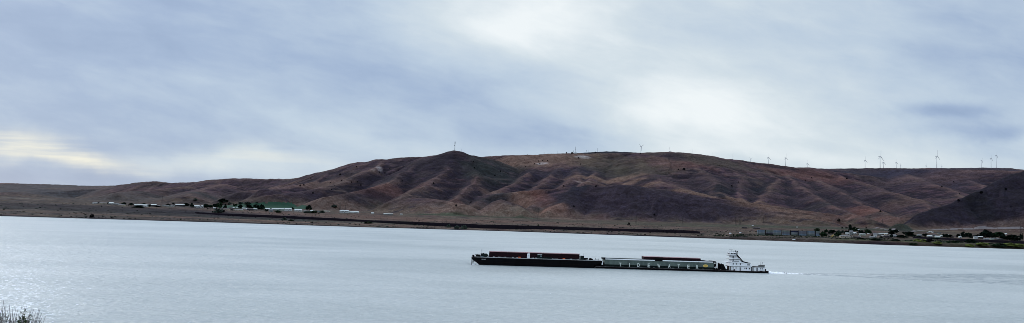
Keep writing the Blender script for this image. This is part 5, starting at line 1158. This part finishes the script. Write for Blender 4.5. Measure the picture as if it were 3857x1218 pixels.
# ------------------------------------------------------------------ odds and ends on the far shore
def on_ground(name, px, py, label, cat, rz=0):
    x, y, z = ground(px, py); return tag(empty(name, (x, y, z), rz), label, cat)
o = empty('floating_dock', wpt(3592, 927)); tag(o, 'long low white floating dock at the foot of the right bank', 'dock')
mb = MB(); mb.box(-7, 7, 0, 2.5, -.2, 1.0); mb.build('pontoon', 'white_paint', o)
mb = MB(); mb.box(-6.9, 6.9, .1, 2.4, 1.002, 1.08)
for q in (-6, -2, 2, 6): mb.tube((q, 1.2, -1), (q, 1.2, 2.0), .15, 6)
mb.build('mooring_pile', 'faded_white', o)
o = empty('moored_boat', wpt(3614, 927.5)); tag(o, 'small grey boat moored at the right end of the white floating dock', 'boat')
mb = MB(); mb.prism([(-3, 1.0), (3.4, 1.1), (2.4, -.2), (-2.8, -.2)], 0, 2); mb.build('hull', 'wall_grey', o)
mb = MB(); mb.box(-1.6, .8, .3, 1.7, 1.05, 2.0); mb.build('cabin', 'wall_white', o)
o = on_ground('parked_trailer', 2991, 904.5, 'small white trailer on the dark bank below the containers', 'trailer')
mb = MB(); mb.box(-2.4, 2.4, 0, 2, .6, 2.0); mb.build('body', 'white_paint', o)
mb = MB(); [mb.tube((q, -.1, .4), (q, .15, .4), .4, 10) for q in (-1.2, 1.2)]; mb.build('wheel', 'black_steel', o)
mb = MB(); mb.box(-4.6, -2.4, .8, 1.2, .55, .7); mb.build('drawbar', 'grey_metal', o)
for a, b, lb in ((2789, 880, 'white box truck standing left of the container stacks'), (2751, 883, 'white van parked at the left end of the rail yard')):
    o = on_ground('parked_truck', a, b, lb, 'truck')
    mb = MB(); mb.box(-1.9, 1.2, 0, 2.2, .7, 3.0); mb.build('cargo_box', 'white_paint', o)
    mb = MB(); mb.prism([(1.25, .6), (2.7, .6), (2.7, 1.4), (2.2, 2.2), (1.25, 2.2)], .1, 2.1); mb.build('cab', 'faded_white', o)
    mb = MB(); [mb.tube((q, -.1, .45), (q, .3, .45), .45, 10) for q in (-1.2, 2.0)]; mb.build('wheel', 'black_steel', o)
o = on_ground('excavator', 3134, 893, 'small yellow excavator with raised arm beside a green tree', 'excavator')
mb = MB(); mb.box(-2.2, 2.0, 0, 2.6, 0, .9); mb.build('track', 'black_steel', o)
mb = MB(); mb.box(-1.8, 1.4, .2, 2.4, .95, 2.4); mb.build('body', 'yellow', o)
mb = MB(); mb.box(0, 1.3, .3, 1.3, 2.4, 3.6); mb.build('cab', 'amber', o)
mb = MB(); mb.tube((1.2, .8, 2.0), (3.4, .8, 5.0), .35, 6); mb.tube((3.4, .8, 5.0), (4.6, .8, 2.6), .28, 6); mb.tube((4.6, .8, 2.6), (4.2, .8, 1.8), .5, 6); mb.build('boom', 'yellow', o)
for a, b, w2, lb in ((2805, 861, 18, 'low dark barn roof on the plain left of the first light pole'), (2851, 862, 24, 'long low dark shed on the plain right of the first light pole')):
    house(a, b, w2, 6, 'wall_dark', 'roof_brown', lb, None, low=True)
o = empty('floating_log', wpt(286, 826)); tag(o, 'small dark drifting snag on the water near the left shore', 'snag')
mb = MB(); mb.tube((-2.6, 0, -.05), (2.4, .4, .35), .38, 7, .25); mb.tube((0, 0, .1), (1.0, .2, 1.2), .14, 5, .06); mb.build('log', 'bark', o)

# ------------------------------------------------------------------ near bank and the dry bush
vs, fs = [], []; xs = np.linspace(-60, 60, 61); ys_ = np.linspace(-40, 66, 54)
for b in ys_:
    for a in xs:
        z = 37.3 if b < 5 else 37.3-(b-5)*.16-max(0, b-9)*.52
        vs.append((a, b, z+.12*float(fbm(np.float32(a/3), np.float32(b/3), 9, 3))))
for j in range(len(ys_)-1):
    for i in range(len(xs)-1): a = j*len(xs)+i; fs.append((a, a+1, a+1+len(xs), a+len(xs)))
me = D.meshes.new('near_bank'); me.from_pydata(vs, [], fs); mat('near_soil', (.16, .12, .08), .95, 0, .1, .5, 2.0, c2=(.07, .065, .035), bump=.05); me.materials.append(M['near_soil'])
o = D.objects.new('near_bank', me); col.objects.link(o); o['kind'] = 'structure'
r = random.Random(11)
Yb = 8.0; bx = ray(58, 1218)[0]*Yb; zb = 36.85
Bsh = empty('dry_bush', (bx, Yb, zb)); tag(Bsh, 'dry grey twiggy bush with some green leaves at the bottom left corner', 'bush')
st_ = MB(); sd_ = MB(); hd = MB(); lf = MB()
tops = [(3, 1128), (12, 1131), (22, 1140), (33, 1147), (47, 1160), (58, 1162), (66, 1166), (78, 1172), (92, 1155), (98, 1152), (108, 1170), (120, 1166), (128, 1162), (137, 1175), (146, 1166), (153, 1163), (160, 1176), (168, 1192), (28, 1170), (86, 1178), (115, 1180), (140, 1190), (70, 1185), (8, 1160), (18, 1155), (-12, 1130), (-24, 1140), (-6, 1150), (40, 1175), (-40, 1150), (-60, 1165)]
tops += [(r.uniform(-70, 160), r.uniform(1178, 1215)) for _ in range(46)]
for k, (a, b) in enumerate(tops):
    Y = Yb+r.uniform(-.3, .3); t, e = ray(a, b); T_ = Vector((t*Y-bx, Y-Yb, CAMZ+e*Y-zb)); B_ = Vector((T_.x*.35+r.uniform(-.05, .05), r.uniform(-.1, .1), -.15))
    pts = []
    for f in np.linspace(0, 1, 7):
        p_ = B_.lerp(T_, f); bow_ = math.sin(f*math.pi)*.05; pts.append(p_+Vector((bow_*(-1 if T_.x > 0 else 1)+r.gauss(0, .004), r.gauss(0, .006), 0)))
    mb = sd_ if k % 3 == 0 else st_
    for i in range(6): mb.tube(pts[i], pts[i+1], .0062-.0008*i, 5, .0062-.0008*(i+1))
    for i in range(2, 6):
        for _ in range(2):
            q = pts[i]; d1 = Vector((r.gauss(0, .5), r.gauss(0, .4), r.uniform(.5, 1.2))).normalized()*r.uniform(.03, .10); mb.tube(q, q+d1, .0028, 4, .0015)
            if r.random() < .75:
                for z_ in range(4):
                    c0 = q+d1*r.uniform(.5, 1.15)+Vector((r.gauss(0, .006), r.gauss(0, .006), r.gauss(0, .006))); s_ = r.uniform(.006, .013)
                    hd.tube(c0, c0+Vector((r.gauss(0, .4)*s_, r.gauss(0, .4)*s_, s_*1.4)), s_*.55, 4, s_*.2)
for k in range(420):
    t, e = ray(r.gauss(86, 13), min(1300, r.gauss(1222, 18))); Y = Yb+r.uniform(-.2, .1); c0 = Vector((t*Y-bx, Y-Yb, CAMZ+e*Y-zb)); a = Vector((r.gauss(0, 1), r.gauss(0, 1), r.gauss(0, 1))).normalized()*r.uniform(.008, .018); b = a.orthogonal().normalized()*.005
    o_ = len(lf.v); lf.v += [tuple(c0-a), tuple(c0+b), tuple(c0+a), tuple(c0-b)]; lf.f.append((o_, o_+1, o_+2, o_+3))
st_.build('stem', 'twig', Bsh); sd_.build('dark_stem', 'twig_dark', Bsh); hd.build('seed_head', 'seed_head', Bsh); lf.build('leaf', 'leaf_foreground', Bsh)
